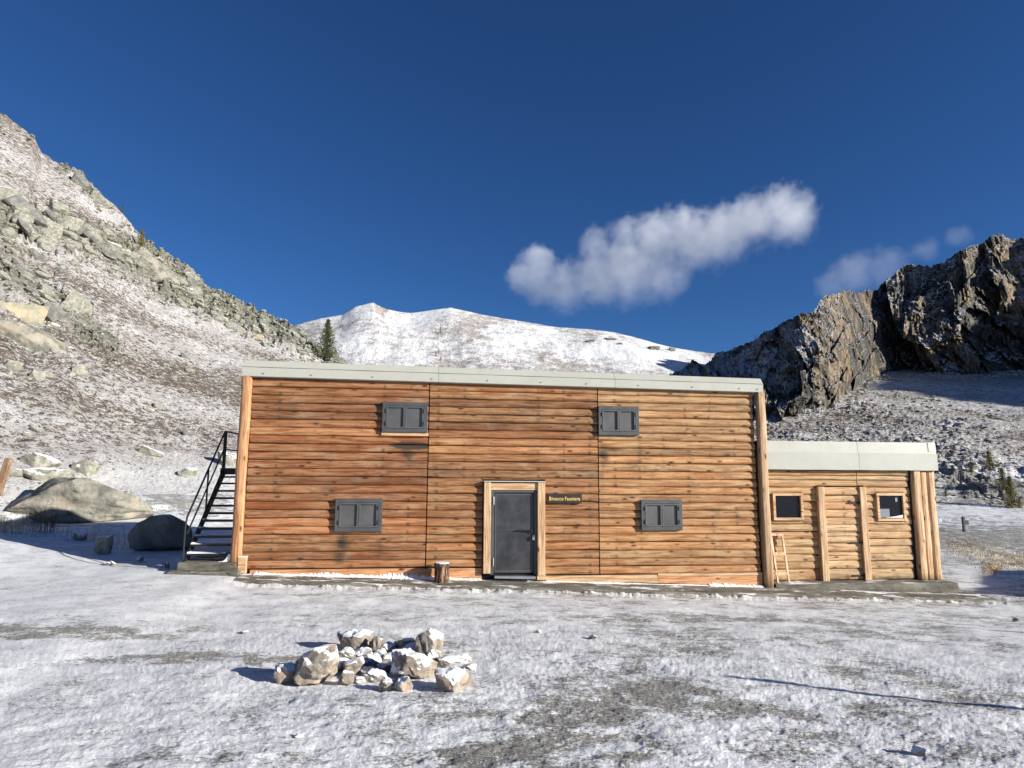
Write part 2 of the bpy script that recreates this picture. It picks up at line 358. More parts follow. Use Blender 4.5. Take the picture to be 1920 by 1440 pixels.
def m_logs():
    t = NT('log_siding'); base = t.attr('tone', 0); st = t.attr('stain'); idd = t.attr('lid'); p = t.obj()
    off = t.n('CombineXYZ', 0, None, X=t.math('MULTIPLY', idd, 613.0), Y=t.math('MULTIPLY', idd, 97.0), Z=0.0)
    v = t.n('VectorMath', 0, {'operation': 'ADD'}, i0=p, i1=off)
    c, g = wood_nodes(t, v, base, 0.9)
    wz = t.math('MULTIPLY', t.step(t.noise(p, 1.5, 5, 0.62), 0.50, 0.66), t.step(t.noise(t.map(v, (2.2, 3, 7)), 1.5, 4), 0.42, 0.62))
    c = t.mix(t.math('MULTIPLY', wz, 0.55), c, (0.105, 0.082, 0.055))
    c = t.mix(t.math('MULTIPLY', t.step(t.noise(t.map(v, (0.8, 2, 3)), 0.9, 3), 0.56, 0.68), 0.55), c, t.mix(1.0, base, (0.62, 0.42, 0.30), 'MULTIPLY'))
    c = t.mix(t.math('MULTIPLY', t.step(t.math('ADD', st, t.math('MULTIPLY', t.math('SUBTRACT', t.noise(p, 9, 4), 0.5), 0.5)), 0.2, 0.75), 0.92), c, (0.035, 0.030, 0.022))
    return t.fin(c, 0.62, t.bump(g, 0.006, 0.6), Specular_IOR_Level=0.3)
def m_wood(name, base, axis='x', dark=1.0, rough=0.65):
    t = NT(name); p = t.obj(); r = t.rand()
    if axis == 'z':
        s = t.sep(p); p = t.n('CombineXYZ', 0, None, X=s[2], Y=s[0], Z=s[1])
    v = t.n('VectorMath', 0, {'operation': 'ADD'}, i0=p, i1=t.n('CombineXYZ', 0, None, X=t.math('MULTIPLY', r, 50), Y=t.math('MULTIPLY', r, 20), Z=0.0))
    c, g = wood_nodes(t, v, base, 0.8)
    return t.fin(c, rough, t.bump(g, 0.005, 0.6), Specular_IOR_Level=0.3)
def m_paint(name, c, rough=0.45, metal=0.0, var=0.12, bump=0.0, streak=False):
    t = NT(name); p = t.obj(); n = t.noise(t.map(p, (1, 1, 0.4) if streak else (1, 1, 1)), 3.0, 5, 0.6)
    n2 = t.noise(p, 22, 4, 0.7)
    col = t.mix(t.step(n, 0.3, 0.7), tuple(x * (1 - var) for x in c), tuple(min(1, x * (1 + var)) for x in c))
    col = t.mix(t.math('MULTIPLY', t.step(n2, 0.55, 0.7), 0.25), col, tuple(x * 0.7 for x in c))
    return t.fin(col, t.math('MULTIPLY_ADD', n, 0.2, rough - 0.1), t.bump(n, 0.02, bump) if bump else None, Metallic=metal)
def m_concrete():
    t = NT('wet_concrete'); p = t.pos(); n = t.noise(t.map(p, (0.6, 1.6, 1.6)), 2.4, 7, 0.68); n2 = t.noise(p, 30, 4, 0.7)
    c = t.mix(t.step(n, 0.35, 0.65), (0.065, 0.058, 0.042), (0.20, 0.185, 0.145))
    c = t.mix(t.step(n2, 0.5, 0.75), c, (0.13, 0.125, 0.10))
    sn = t.step(t.math('ADD', t.math('MULTIPLY', t.noise(t.map(p, (0.7, 2.5, 1)), 1.8, 6, 0.7), 1.0), t.math('MULTIPLY', t.nz(), 0.12)), 0.66, 0.72)
    c = t.mix(sn, c, SNOW)
    return t.fin(c, 0.85, t.bump(t.math('ADD', n, t.math('MULTIPLY', n2, 0.3)), 0.03, 0.8))
def m_glass():
    t = NT('window_glass'); return t.fin((0.006, 0.008, 0.012), 0.04, None, Specular_IOR_Level=0.35)
def m_snowcap():
    t = NT('fresh_snow'); p = t.pos(); return t.fin(SNOW, 0.7, t.bump(t.noise(p, 14, 5, 0.6), 0.03, 0.7), Specular_IOR_Level=0.2)
def m_leaf(name, a, b):
    t = NT(name); n = t.noise(t.pos(), 2.5, 4); c = t.mix(t.step(n, 0.35, 0.65), a, b)
    return t.fin(c, 0.8, None, Specular_IOR_Level=0.1)
def m_stump():
    t = NT('peeling_bark'); p = t.obj(); n = t.noise(t.map(p, (1, 1, 0.16)), 24, 5, 0.6); nb = t.noise(t.map(p, (1, 1, 0.12)), 60, 3)
    c = t.mix(t.step(n, 0.48, 0.58), (0.03, 0.018, 0.012), (0.34, 0.17, 0.08))
    c = t.mix(t.step(n, 0.63, 0.67), c, (0.55, 0.50, 0.42))
    return t.fin(c, 0.8, t.bump(nb, 0.02, 0.8))
M = dict(ground=m_ground(), hill=m_hill(), slope=m_slope(), mountain=m_mountain(), cliff=m_cliff(),
    rock=m_rock('lichen_rock', (0.155, 0.155, 0.125), (0.33, 0.325, 0.265), 0.9, sc=1.6, snowz=0.72),
    rock_warm=m_rock('pale_split_rock', (0.24, 0.24, 0.17), (0.36, 0.33, 0.24), 0.5, (0.50, 0.35, 0.235), sc=0.6, snowz=0.9),
    rock_dark=m_rock('dark_grey_rock', (0.12, 0.12, 0.11), (0.22, 0.215, 0.19), 0.8, sc=0.8, snowz=0.85),  # darker grey tone, for single boulders and part of the rock band
    rock_slab=m_rock('grey_slab_rock', (0.12, 0.12, 0.10), (0.30, 0.29, 0.24), 0.5, (0.34, 0.30, 0.24), sc=0.6, snowz=0.95),
    stone=m_rock('fire_ring_stone', (0.17, 0.145, 0.12), (0.31, 0.28, 0.24), 0.95, (0.32, 0.26, 0.20), sc=5.0, snowz=0.42),
    stone_pale=m_rock('pale_fire_ring_stone', (0.19, 0.165, 0.135), (0.36, 0.315, 0.265), 0.95, (0.41, 0.325, 0.245), sc=4.0, snowz=0.55),
    logs=m_logs(), post_left=m_wood('orange_post_wood', (0.50, 0.25, 0.115), 'z'), post_old=m_wood('old_brown_post', (0.26, 0.16, 0.10), 'z'), post_right=m_wood('weathered_post_wood', (0.50, 0.33, 0.19), 'z'),
    pale_wood=m_wood('pale_post_wood', (0.66, 0.45, 0.26), 'z'), pale_x=m_wood('pale_board_wood', (0.66, 0.44, 0.25), 'x'), orange_x=m_wood('orange_board_wood', (0.62, 0.30, 0.13), 'x'),
    ladder=m_wood('new_ladder_wood', (0.78, 0.55, 0.38), 'z'), sheet=m_paint('pale_roof_sheet', (0.43, 0.43, 0.37), 0.42, 0.0, 0.03, 0.15),
    seam=m_paint('dark_seam', (0.09, 0.09, 0.08), 0.6), shutter=m_paint('grey_shutter_paint', (0.082, 0.082, 0.082), 0.5, 0.0, 0.14),
    shutter_frame=m_paint('shutter_frame_paint', (0.065, 0.067, 0.07), 0.5, 0.0, 0.14), door=m_paint('dark_door_steel', (0.045, 0.046, 0.05), 0.42, 0.2, 0.35, 0.1),
    steel=m_paint('black_steel', (0.018, 0.018, 0.020), 0.5, 0.3), conc=m_concrete(), glass=m_glass(), snow=m_snowcap(),
    dark=m_paint('interior_dark', (0.012, 0.013, 0.018), 0.9), galv=m_paint('bright_metal', (0.55, 0.56, 0.57), 0.3, 0.9), signwood=m_paint('brown_sign_board', (0.022, 0.010, 0.005), 0.6, 0, 0.3),
    letter=m_paint('yellow_lettering', (0.72, 0.52, 0.18), 0.6, 0, 0.1), spruce=m_leaf('spruce_needles', (0.035, 0.055, 0.02), (0.10, 0.11, 0.035)),
    larch=m_leaf('yellowing_larch_needles', (0.10, 0.10, 0.03), (0.22, 0.17, 0.05)), bark=m_paint('tree_bark', (0.09, 0.065, 0.045), 0.9), stump=m_stump(),
    straw=m_leaf('dry_straw', (0.42, 0.31, 0.16), (0.62, 0.50, 0.30)), twig=m_leaf('dry_twig', (0.10, 0.07, 0.05), (0.22, 0.16, 0.10)), pane_grey=m_paint('dull_pane_patch', (0.17, 0.19, 0.22), 0.6), under=m_paint('roof_deck', (0.35, 0.36, 0.34), 0.7))
# ------------------------------------------------------------------ terrain meshes
def bare_mask(x, y):
    b = np.zeros(x.shape)
    def patch(px, py, rx, ry, rot, amp):
        nonlocal b
        c = ground_hit(px, py); u = (x - c[0]) * math.cos(rot) + (y - c[1]) * math.sin(rot); v = -(x - c[0]) * math.sin(rot) + (y - c[1]) * math.cos(rot)
        w = fbm(x * 1.7, y * 1.7, 4, 31) * 0.9
        b = np.maximum(b, amp * sst(1.25, 0.35, np.hypot(u / rx, v / ry) + w))
    patch(1210, 1300, 1.1, 0.55, 0.3, 1.0); patch(1090, 1330, 0.9, 0.5, 0.3, 0.95); patch(1000, 1405, 1.1, 0.35, 0.25, 0.95); patch(1350, 1330, 1.0, 0.35, -0.3, 0.8); patch(1480, 1370, 0.7, 0.3, 0, 0.6)
    patch(1180, 1420, 0.5, 0.22, 0.3, 0.8); patch(360, 1235, 1.4, 0.35, 0.0, 0.85); patch(40, 1185, 2.0, 0.7, 0.2, 0.8); patch(1330, 1160, 2.2, 0.6, 0, 0.75); patch(1650, 1185, 1.8, 0.7, 0, 0.6)
    patch(525, 1238, 0.55, 0.30, 0, 0.8); patch(470, 1245, 0.12, 0.25, 0.8, 1.3); patch(300, 935, 6, 4, 0, 0.8); patch(330, 905, 8, 4, 0, 0.7); patch(90, 985, 3, 1.5, 0, 0.9); patch(1560, 1140, 3, 0.5, 0, 0.55); patch(800, 1120, 4, 0.4, 0, 0.45); patch(700, 1420, 1.2, 0.2, 0, 0.45); patch(1840, 1415, 0.5, 0.2, 0, 0.5)
    patch(1840, 1010, 9.0, 6.0, 0, 0.9); patch(1860, 1055, 3.0, 1.5, 0, 0.6); patch(150, 1000, 3, 1.0, 0, 0.5)
    b = np.maximum(b, 0.5 * sst(0.05, 0.5, fbm(x * 0.35, y * 0.35, 4, 50)))
    b = np.maximum(b, 0.55 * sst(-3, 8, x) * sst(-0.3, 0.4, fbm(x * 0.6, y * 0.6, 4, 51)))
    b = b - 0.35 * sst(2, -4, x) * sst(-0.2, 0.2, fbm(x * 0.3, y * 0.3, 3, 52))
    return np.clip(b, 0, 1)
azf = np.linspace(R(-40.5), R(40.5), 1200)
az_cols = np.concatenate([np.linspace(R(-150), R(-41.5), 50), azf, np.linspace(R(41.5), R(150), 50)])
rr = [2.2]
while rr[-1] < 30: rr.append(rr[-1] + min(0.30, max(0.012, rr[-1] ** 2 / (650 * 1.75) * 1.15)))
while rr[-1] < 135: rr.append(rr[-1] * 1.0062)
while rr[-1] < 260: rr.append(rr[-1] * 1.012)
while rr[-1] < 4500: rr.append(rr[-1] * 1.25)
rr = np.array([0.02, 0.8, 1.5] + rr)
RG, AG = np.meshgrid(rr, az_cols, indexing='ij')
GX, GY = unpolar(AG, RG)
GZ, DL, DR = H(GX, GY, True)
TG.update(a=az_cols, r=rr, z=GZ)
isl = sst(-0.4, 1.2, DL) ; isr = sst(-0.4, 1.2, DR)
near = sst(34, 16, RG)
# crust of the snow near the camera
d1, d2, _ = cells(GX * 4.0, GY * 7.0, 3)
bare = bare_mask(GX, GY)
d = 0.05 * fbm(GX * 0.5, GY * 0.5, 4, 11) + near * (0.016 * fbm(GX * 2.0, GY * 2.6, 3, 12) + sst(14, 6, RG) * 0.012 * ridged(GX * 5, GY * 8, 3, 13) + 0.010 * sst(18, 9, RG) * np.clip(d1, 0, 0.7))
d += near * sst(7.5, 4, np.abs(RG - 5)) * 0.006 * fbm(GX * 18, GY * 32, 3, 14)
d -= near * bare * 0.012
flat = sst(0.0, 0.35, np.abs(GY + 0.2) - 0.7) + sst(0.0, 1.0, -GX - 2.0) + sst(0, 1, GX - 18)
d *= np.clip(flat, 0.15, 1)
d += 0.10 * sst(-1.45, -0.9, GY) * sst(-0.68, -0.82, GY) * sst(0, 0.5, GX) * sst(18, 17, GX) * np.clip(fbm(GX * 4, GY * 5, 4, 15) + 0.12, 0, 1)
# rough heath of the left hill
rl = RG / 60.0
band_px = [(-60, 380), (40, 420), (130, 440), (230, 480), (330, 530), (430, 580), (520, 620), (610, 662)]
BA = np.array([az_of(*p) for p in band_px]); BT = np.array([elev(*p) for p in band_px])
tanv = (GZ - CAM[2]) / np.maximum(RG, 1)
band = np.exp(-((tanv - np.interp(AG, BA, BT)) / np.interp(AG, [BA[0], BA[-1]], [0.040, 0.022])) ** 2) * (AG > BA[0] - 0.5)
B2A = np.array([az_of(-60, 500), az_of(0, 520), az_of(80, 560), az_of(170, 610), az_of(220, 660)]); B2T = np.array([elev(-60, 500), elev(0, 520), elev(80, 560), elev(170, 610), elev(220, 660)])
band2 = np.exp(-((tanv - np.interp(AG, B2A, B2T)) / 0.03) ** 2) * sst(az_of(260), az_of(150), AG)
crest = np.exp(-((tanv - np.interp(AG, LS_A, LS_T)) / 0.022) ** 2) * sst(0.02, 0.35, fbm(AG * 22, RG * 0.0, 3, 70) + 0.15) * 0.8
rockm = np.clip((band * 1.0 + band2 * 0.85 + crest) * (0.75 + 0.9 * fbm(GX * 0.12, GZ * 0.2, 4, 61)), 0, 1)
thinL = 0.36 + 0.62 * fbm(GX * 0.06, GZ * 0.10 + GY * 0.05, 4, 62) + 0.08 * np.exp(-((tanv - 0.10) / 0.07) ** 2) * sst(az_of(0), az_of(250), AG) - 0.4 * sst(0.05, -0.02, tanv)
c1, c2, cid = cells(GX * 0.55, (GZ * 1.2 + GY * 0.5) * 0.55, 9)
e1, e2, eid = cells(GX * 1.7, (GZ * 1.2 + GY * 0.5) * 1.7, 19)
dl = 0.55 * fbm(GX * 0.11, GY * 0.11, 3, 20) + 0.20 * fbm(GX * 0.5, GY * 0.5, 4, 21) + 0.10 * ridged(GX * 1.4, GY * 1.4, 3, 22) + 0.035 * fbm(GX * 5, GY * 5, 2, 23)
zz_ = GZ * 1.2 + GY * 0.5; dl += rockm * (1.0 * blocks(GX * 0.45, zz_ * 0.6, 9) + 0.6 * blocks(GX * 1.1, zz_ * 1.4, 10) + 0.25 * blocks(GX * 2.6, zz_ * 3.2, 12))
dl *= sst(0, 1.5, DL)
dr = 0.7 * fbm(GX * 0.05, GY * 0.05, 4, 24) + 0.22 * fbm(GX * 0.3, GY * 0.3, 4, 25) + 0.10 * ridged(GX * 0.9, GY * 0.9, 3, 26)
sb_px = [(1600, 850), (1760, 860), (1800, 900), (1880, 950), (1960, 990)]
SA = np.array([az_of(*p) for p in sb_px]); ST = np.array([elev(*p) for p in sb_px])
sband = np.exp(-((tanv - np.interp(AG, SA, ST)) / 0.022) ** 2) * (AG > SA[0])
s2 = np.exp(-((tanv - (np.interp(AG, SA, ST) + 0.06)) / 0.02) ** 2) * (AG > SA[0]) * sst(-0.2, 0.3, fbm(GX * 0.05, GY * 0.05, 3, 28))
scr = np.clip(sband + 0.6 * s2, 0, 1)
dr += scr * (0.8 * (eid - 0.5) * sst(0, 0.2, e2 - e1) + 0.5 * fbm(GX * 0.5, GY * 0.5, 3, 29))
scr = np.clip(scr + 0.8 * np.exp(-((RG - np.interp(AG, SR_A, SR_R) + 8) / 9.0) ** 2) * (AG > SR_A[2]), 0, 1)
dr *= sst(0, 1.5, DR)
thinR = np.clip(0.45 + 0.8 * fbm(GX * 0.03, GY * 0.03, 4, 27) + 0.55 * scr - 0.35 * sst(0.06, 0.10, tanv) * sst(az_of(1700), az_of(1580), AG), 0, 1)
far = sst(300, 900, RG)
GZ2 = GZ + d * (1 - isl) * (1 - isr) + dl * isl + dr * isr
GZ2 = np.where(RG > 262, np.minimum(GZ2, -1.0) * 0 - 3.0, GZ2)
TG['z'] = GZ2
V = np.stack([GX, GY, GZ2], -1).reshape(-1, 3); NRr, NCc = RG.shape
F = gridfaces(NRr, NCc)
fl = isl.ravel()[F].mean(1); fr = isr.ravel()[F].mean(1)
hitcell = np.where(fl > 0.5, 1, np.where(fr > 0.5, 2, 0))
def submesh(name, sel, attrs, mat):
    f = F[sel]; ids, inv = np.unique(f, return_inverse=True)
    me = npmesh(name, V[ids], inv.reshape(f.shape), {k: a.ravel()[ids] for k, a in attrs.items()}); return link(name, me, mat)
g = submesh('snowy_ground', hitcell == 0, {'bare': bare}, M['ground']); tag(g, kind='structure')
g = submesh('hillside', hitcell == 1, {'rock': rockm, 'thin': np.clip(thinL, 0, 1), 'foot': sst(3.0, 0.5, DL)}, M['hill']); tag(g, kind='structure')
g = submesh('scree_slope', hitcell == 2, {'thin': thinR, 'foot': sst(4.0, 0.8, DR)}, M['slope']); tag(g, kind='structure')
# land behind the photographer, closing the sheet
mb = MB(); n = 24; a0, a1 = R(150), R(210); vs = []
for k in range(n + 1):
    a = a0 + (a1 - a0) * k / n
    for r_ in (0.02, 6.0, 60.0, 4500.0):
        x, y = unpolar(a, r_); vs.append((x, y, float(H(x, y)) if r_ < 100 else -3.0))
mb.add(vs, [(k * 4 + j, (k + 1) * 4 + j, (k + 1) * 4 + j + 1, k * 4 + j + 1) for k in range(n) for j in range(3)])
o = mb.build('snow_field', M['snow']); tag(o, kind='structure')
# ---- distant white mountain
MS_A, MS_T = sil([(300, 700), (480, 640), (555, 609), (600, 597), (640, 590), (665, 576), (700, 567), (718, 578), (740, 583), (770, 587), (800, 583), (845, 577), (900, 590), (950, 599), (1000, 606), (1050, 613), (1100, 617), (1150, 623), (1200, 636), (1250, 650), (1300, 658), (1350, 665), (1420, 668), (1600, 700)])
na, nr = 900, 170; A = np.linspace(az_of(250), az_of(1650), na); tt = np.linspace(0, 1, nr)
TT, AA = np.meshgrid(tt, A, indexing='ij'); Rm = 300 + 420 * TT
X, Y = unpolar(AA, Rm); r1 = np.interp(A, MS_A, MS_T)
def blur(v, s):
    n = int(3 * s) + 1; kx = np.exp(-0.5 * (np.arange(-n, n + 1) / s) ** 2); kx /= kx.sum(); return np.convolve(np.pad(v, n, mode='edge'), kx, mode='valid')
lv = [blur(r1, s) for s in (1.0, 8, 30, 90)]; q_ = np.clip((1 - TT) * 3.0 / 0.30, 0, 3); ridge = np.zeros(TT.shape)
for k_ in range(4): ridge += np.clip(1 - np.abs(q_ - k_), 0, 1) * lv[k_][None, :]
# two rounded shoulders with a gully between them
zr = CAM[2] + 720 * ridge
Z = -6 + (zr + 6) * (0.60 * TT + 0.40 * TT ** 2)
fade = sst(0, 0.12, TT)
gul = np.exp(-((AA - az_of(800) - 0.10 * (1 - TT)) / 0.035) ** 2)
Z = Z + fade * (7.0 * fbm(X * 0.010, Y * 0.010, 4, 81) + 1.6 * ridged(X * 0.035, Y * 0.02, 4, 82) + 0.6 * fbm(X * 0.15, Y * 0.15, 3, 83)) * (1 - 0.75 * TT ** 6) - 5 * gul * fade * (1 - TT ** 2)
rockp = np.exp(-((AA - az_of(703)) / 0.012) ** 2) * sst(0.9, 1.0, TT); Z += rockp * 3.0 * (fbm(X * 0.2, Y * 0.2, 3, 84))
MA, MR, MZ = A, Rm, Z
thinM = np.clip(0.42 + 0.8 * fbm(X * 0.012, Y * 0.012, 4, 85) + 0.35 * np.exp(-((AA - az_of(960)) / 0.12) ** 2) * (1 - TT) + 0.8 * rockp, 0, 1)
# back side, so that the ridge has thickness
Xb, Yb = unpolar(A, np.full(na, 900.0)); Vb = np.stack([Xb, Yb, Z[-1] - 90], -1)
V2 = np.concatenate([np.stack([X, Y, Z], -1).reshape(-1, 3), Vb]); th2 = np.concatenate([thinM.ravel(), np.full(na, 0.4)])
me = npmesh('mountain', V2, gridfaces(nr + 1, na), {'thin': th2}); tag(link('mountain', me, M['mountain']), kind='structure')
# ---- limestone cliff on the right
CS_A, CS_T = sil([(1255, 705), (1285, 690), (1300, 676), (1320, 690), (1342, 667), (1370, 655), (1400, 646), (1430, 628), (1460, 612), (1490, 594), (1520, 588), (1545, 560), (1575, 551), (1600, 549), (1640, 549), (1655, 532), (1680, 512), (1705, 500), (1722, 497), (1745, 500), (1762, 496), (1790, 478), (1815, 468), (1835, 462), (1850, 452), (1872, 441), (1885, 441), (1893, 452), (1920, 449)])
CS_A = np.concatenate([CS_A, [0.80, 0.95, 1.10, 1.25, 1.355, 1.45, 1.57, 1.65]]); CS_T = np.concatenate([CS_T, [0.29, 0.28, 0.28, 0.29, 0.30, 0.27, 0.15, 0.02]])
CB_A, CB_T = sil([(1255, 730), (1300, 760), (1400, 790), (1450, 800), (1520, 808), (1560, 790), (1600, 735), (1650, 705), (1700, 702), (1760, 705), (1830, 712), (1920, 700)])
CB_A = np.concatenate([CB_A, [0.9, 1.2, 1.6]]); CB_T = np.concatenate([CB_T, [0.10, 0.03, -0.02]])
na1, na2, nv = 900, 90, 300
A = np.concatenate([np.linspace(az_of(1255), R(40.5), na1), np.linspace(R(41), 1.62, na2)]); na = len(A)
VV, AA = np.meshgrid(np.linspace(0, 1, nv), A, indexing='ij')
tb = np.interp(AA, CB_A, CB_T) - 0.015; tr = np.interp(AA, CS_A, CS_T)
RBa, RBr = SR_A, SR_R
Rb = np.interp(A, RBa, RBr); Rb = blur(Rb, 28)[None, :]
w = np.maximum(np.interp(A, CS_A, CS_T) - np.interp(A, CB_A, CB_T), 0.02)
u = AA * 170.0; hgt = VV * (w * 170.0)[None, :]
wx = u + 7 * fbm(u * 0.04, hgt * 0.04, 3, 90); wy = hgt + 7 * fbm(u * 0.04 + 9, hgt * 0.04, 3, 98)
c1, c2, cid = cells(wx * 0.075, wy * 0.060, 91)
k1, k2, kid = cells(wx * 0.20, wy * 0.13, 92)
j1, j2, jid = cells(wx * 0.55, wy * 0.33, 95)
sc_ = (Rb / 190.0) ** 0.5
sh_ = wx * 0.5 + wy * 0.25
but = 9.0 * blocks(wx * 0.060, wy * 0.045 + wx * 0.02, 91, 1.2) + 4.2 * blocks(wx * 0.15, wy * 0.10 - wx * 0.04, 92, 1.2) + 1.9 * blocks(wx * 0.38, wy * 0.26 + wx * 0.1, 95, 1.2) + 0.8 * blocks(wx * 0.9, wy * 0.6, 99, 1.1)
cr = -4.0 * ridged(wx * 0.045, wy * 0.028, 3, 93, 0.6) - 2.0 * ridged(wx * 0.22, wy * 0.13, 4, 94, 0.62) - 0.5 * fbm(wx * 1.1, wy * 0.9, 3, 95)
env = sst(0.0, 0.05, VV) * (1 - 0.45 * VV ** 4)
Rt = np.interp(A, RBa, RBr + 26)[None, :]; Rt = np.repeat(blur(Rt[0], 30)[None, :], nv, 0)
Rc = Rb + (Rt - Rb) * (0.35 * VV + 0.65 * VV ** 2) + (but + cr) * env * sc_ + 9 * env * sc_
tan_n = 0.006 * fbm(u * 0.35, hgt * 0.35, 4, 96) + 0.0035 * ridged(u * 0.9, hgt * 0.9, 3, 97)
TAN = tb + (tr - tb) * (VV ** 0.95) + tan_n * sst(0.0, 0.3, VV)
X, Y = unpolar(AA, Rc); Z = CAM[2] + Rc * TAN
Z[0] -= 14
Xb, Yb = unpolar(A, Rc[-1] + 9); V3 = np.stack([Xb, Yb, Z[-1] + 1.0], -1); Xc, Yc = unpolar(A, Rc[-1] + 120); V4 = np.stack([Xc, Yc, Z[-1] - 45], -1)
dep = 0 * VV
V5 = np.concatenate([np.stack([X, Y, Z], -1).reshape(-1, 3), V3, V4]); dd = np.concatenate([dep.ravel(), np.zeros(2 * na)])
me = npmesh('cliff', V5, gridfaces(nv + 2, na), {'dep': dd}, smooth=True); tag(link('cliff', me, M['cliff']), kind='structure')
# ---- unseen spur added behind the cliff to shade the white mountain's foot
A = np.linspace(az_of(1400), az_of(1900), 80); r1 = np.interp(A, CS_A, CS_T)  - 0.003; rows_ = []
for r_, f_ in ((560., 0.0), (610., 0.6), (660., 1.0), (720., 0.6), (800., 0.0)):
    X, Y = unpolar(A, r_); rows_.append(np.stack([X, Y, CAM[2] + 660 * r1 * f_ + 3 * fbm(X * 0.05, Y * 0.05, 3, 86) - 8 * (f_ == 0)], -1))
me = npmesh('ridge', np.concatenate(rows_), gridfaces(5, len(A)), {'thin': np.full(5 * len(A), 0.5)}); tag(link('ridge', me, M['mountain']), kind='structure')
# ------------------------------------------------------------------ bivouac hut
LZ = [4.20 - 0.18325 * k for k in range(-1, 25)]     # groove heights; LZ[1] is the groove under the first whole log
def pieces(x0, x1, zb, zt, holes):
    """what is left of one log [x0,x1] x [zb,zt] round the openings, as (xa, xb, zb, zt)"""
    out = [(x0, x1, zb, zt)]
    for hx0, hx1, hz0, hz1 in holes:
        nw = []
        for a, b, c_, d_ in out:
            if b <= hx0 or a >= hx1 or d_ <= hz0 or c_ >= hz1: nw.append((a, b, c_, d_)); continue
            if hx0 - a > 0.02: nw.append((a, hx0, c_, d_))
            if b - hx1 > 0.02: nw.append((hx1, b, c_, d_))
            if d_ - hz1 > 0.015: nw.append((max(a, hx0), min(b, hx1), hz1, d_))
            if hz0 - c_ > 0.015: nw.append((max(a, hx0), min(b, hx1), c_, hz0))
        out = nw
    return out
def log_wall(name, x0, x1, grooves, yface, parent, pal, holes=(), seed=1, stains=(), depth=0.045, ragged=0.0, mat=None, stud=0.55):
    """half-round boards between consecutive groove heights, all one wall panel"""
    rnd = random.Random(seed); V = []; Fc = []; tone = []; stn = []; lid = []
    prof = [(0.0, 0.10), (0.05, 0.36), (0.18, 0.66), (0.38, 0.88), (0.60, 1.0), (0.78, 0.97), (0.89, 0.80), (0.945, 0.55), (0.955, -0.1), (1.0, -0.2)]
    for k in range(len(grooves) - 1):
        zt, zb = grooves[k], grooves[k + 1]; tcol = pal(rnd, k); L = rnd.random(); wob = rnd.uniform(-0.006, 0.006)
        dd = depth * rnd.uniform(0.85, 1.12)
        for a, b, zb, zt in pieces(x0, x1, grooves[k + 1], grooves[k], holes):
            a2 = a; b2 = b
            if ragged and abs(b - x1) < 1e-6: b2 = b - rnd.uniform(0, ragged)
            n = max(2, int((b2 - a2) / 0.10) + 1); xs = np.linspace(a2, b2, n)
            base = len(V)
            for x in xs:
                zo = 0.0045 * math.sin(x * 1.3 + k * 2.1) + 0.004 * math.sin(x * 4.1 + k); do = 1 + 0.06 * math.sin(x * 2.2 + k * 1.7)
                for u, v in prof:
                    z = zt + (zb - zt) * u + zo * (1 if 0 < u < 1 else 0.6) + wob * (0 if u in (0, 1) else 1); V.append((x, yface - dd * v * do, z))
                    s = 0.0
                    for sx, sz, rx, rz, am in stains:
                        s = max(s, am * math.exp(-((x - sx) / rx) ** 2 - ((z - sz) / rz) ** 2))
                    s = max(s, min(0.55, stud * (0.5 + 0.5 * math.cos(x * 10.47)) ** 14 * (1 if u > 0.55 else 0.35) * (0.5 + 0.9 * abs(math.sin(k * 12.9 + int(x * 1.667 + .5) * 4.1)))))
                    tone.append(tcol); stn.append(s); lid.append(L)
            m_ = len(prof)
            for i in range(n - 1):
                for j in range(m_ - 1):
                    p = base + i * m_ + j; Fc.append((p, p + 1, p + m_ + 1, p + m_))
            for i in (0, n - 1):   # end grain
                s0 = len(V)
                for j in range(m_): V.append(V[base + i * m_ + j]); tone.append(tuple(c * 0.8 for c in tcol)); stn.append(0.1); lid.append(L)
                V.append((xs[i], yface, (zt + zb) / 2)); tone.append(tuple(c * 0.8 for c in tcol)); stn.append(0.1); lid.append(L); c = len(V) - 1
                for j in range(m_ - 1): Fc.append((s0 + j, s0 + j + 1, c))
    q = [f for f in Fc if len(f) == 4]; t3 = [f for f in Fc if len(f) == 3]
    me = bpy.data.meshes.new(name); me.from_pydata(V, [], q + t3); me.polygons.foreach_set('use_smooth', [len(f) == 4 for f in q + t3])
    for an, av in (('stain', stn), ('lid', lid)):
        a_ = me.attributes.new(an, 'FLOAT', 'POINT'); a_.data.foreach_set('value', av)
    a_ = me.attributes.new('tone', 'FLOAT_COLOR', 'POINT'); a_.data.foreach_set('color', np.array([(*c, 1) for c in tone], np.float32).ravel())
    bm = bmesh.new(); bm.from_mesh(me); bmesh.ops.recalc_face_normals(bm, faces=bm.faces); bm.to_mesh(me); bm.free()
    return link(name, me, mat or M['logs'], parent)
def palette(base, spread, dark=0.18):
    def f(rnd, k):
        s = rnd.uniform(1 - spread, 1 + spread * 0.8); w = rnd.uniform(-0.10, 0.10)
        if rnd.random() < dark: s *= 0.68; w -= 0.05
        return (base[0] * s, base[1] * s * (1 + w), base[2] * s * (1 + 2 * w))
    return f
hut = empty('log_hut', (0, 0, 0)); tag(hut, 'large two-storey log-clad mountain hut with pale metal roof edge and grey closed shutters', 'hut')
SH = [(2.94, 3.97, 3.205, 3.90), (8.02, 9.01, 3.205, 3.90), (1.975, 3.005, 0.975, 1.70), (9.02, 10.02, 0.975, 1.685)]
DOORH = (5.27, 6.74, -0.3, 2.14)
def roofz(x): return 4.43 - 0.0095 * x
gl = [4.40] + [z for z in LZ[1:24]]
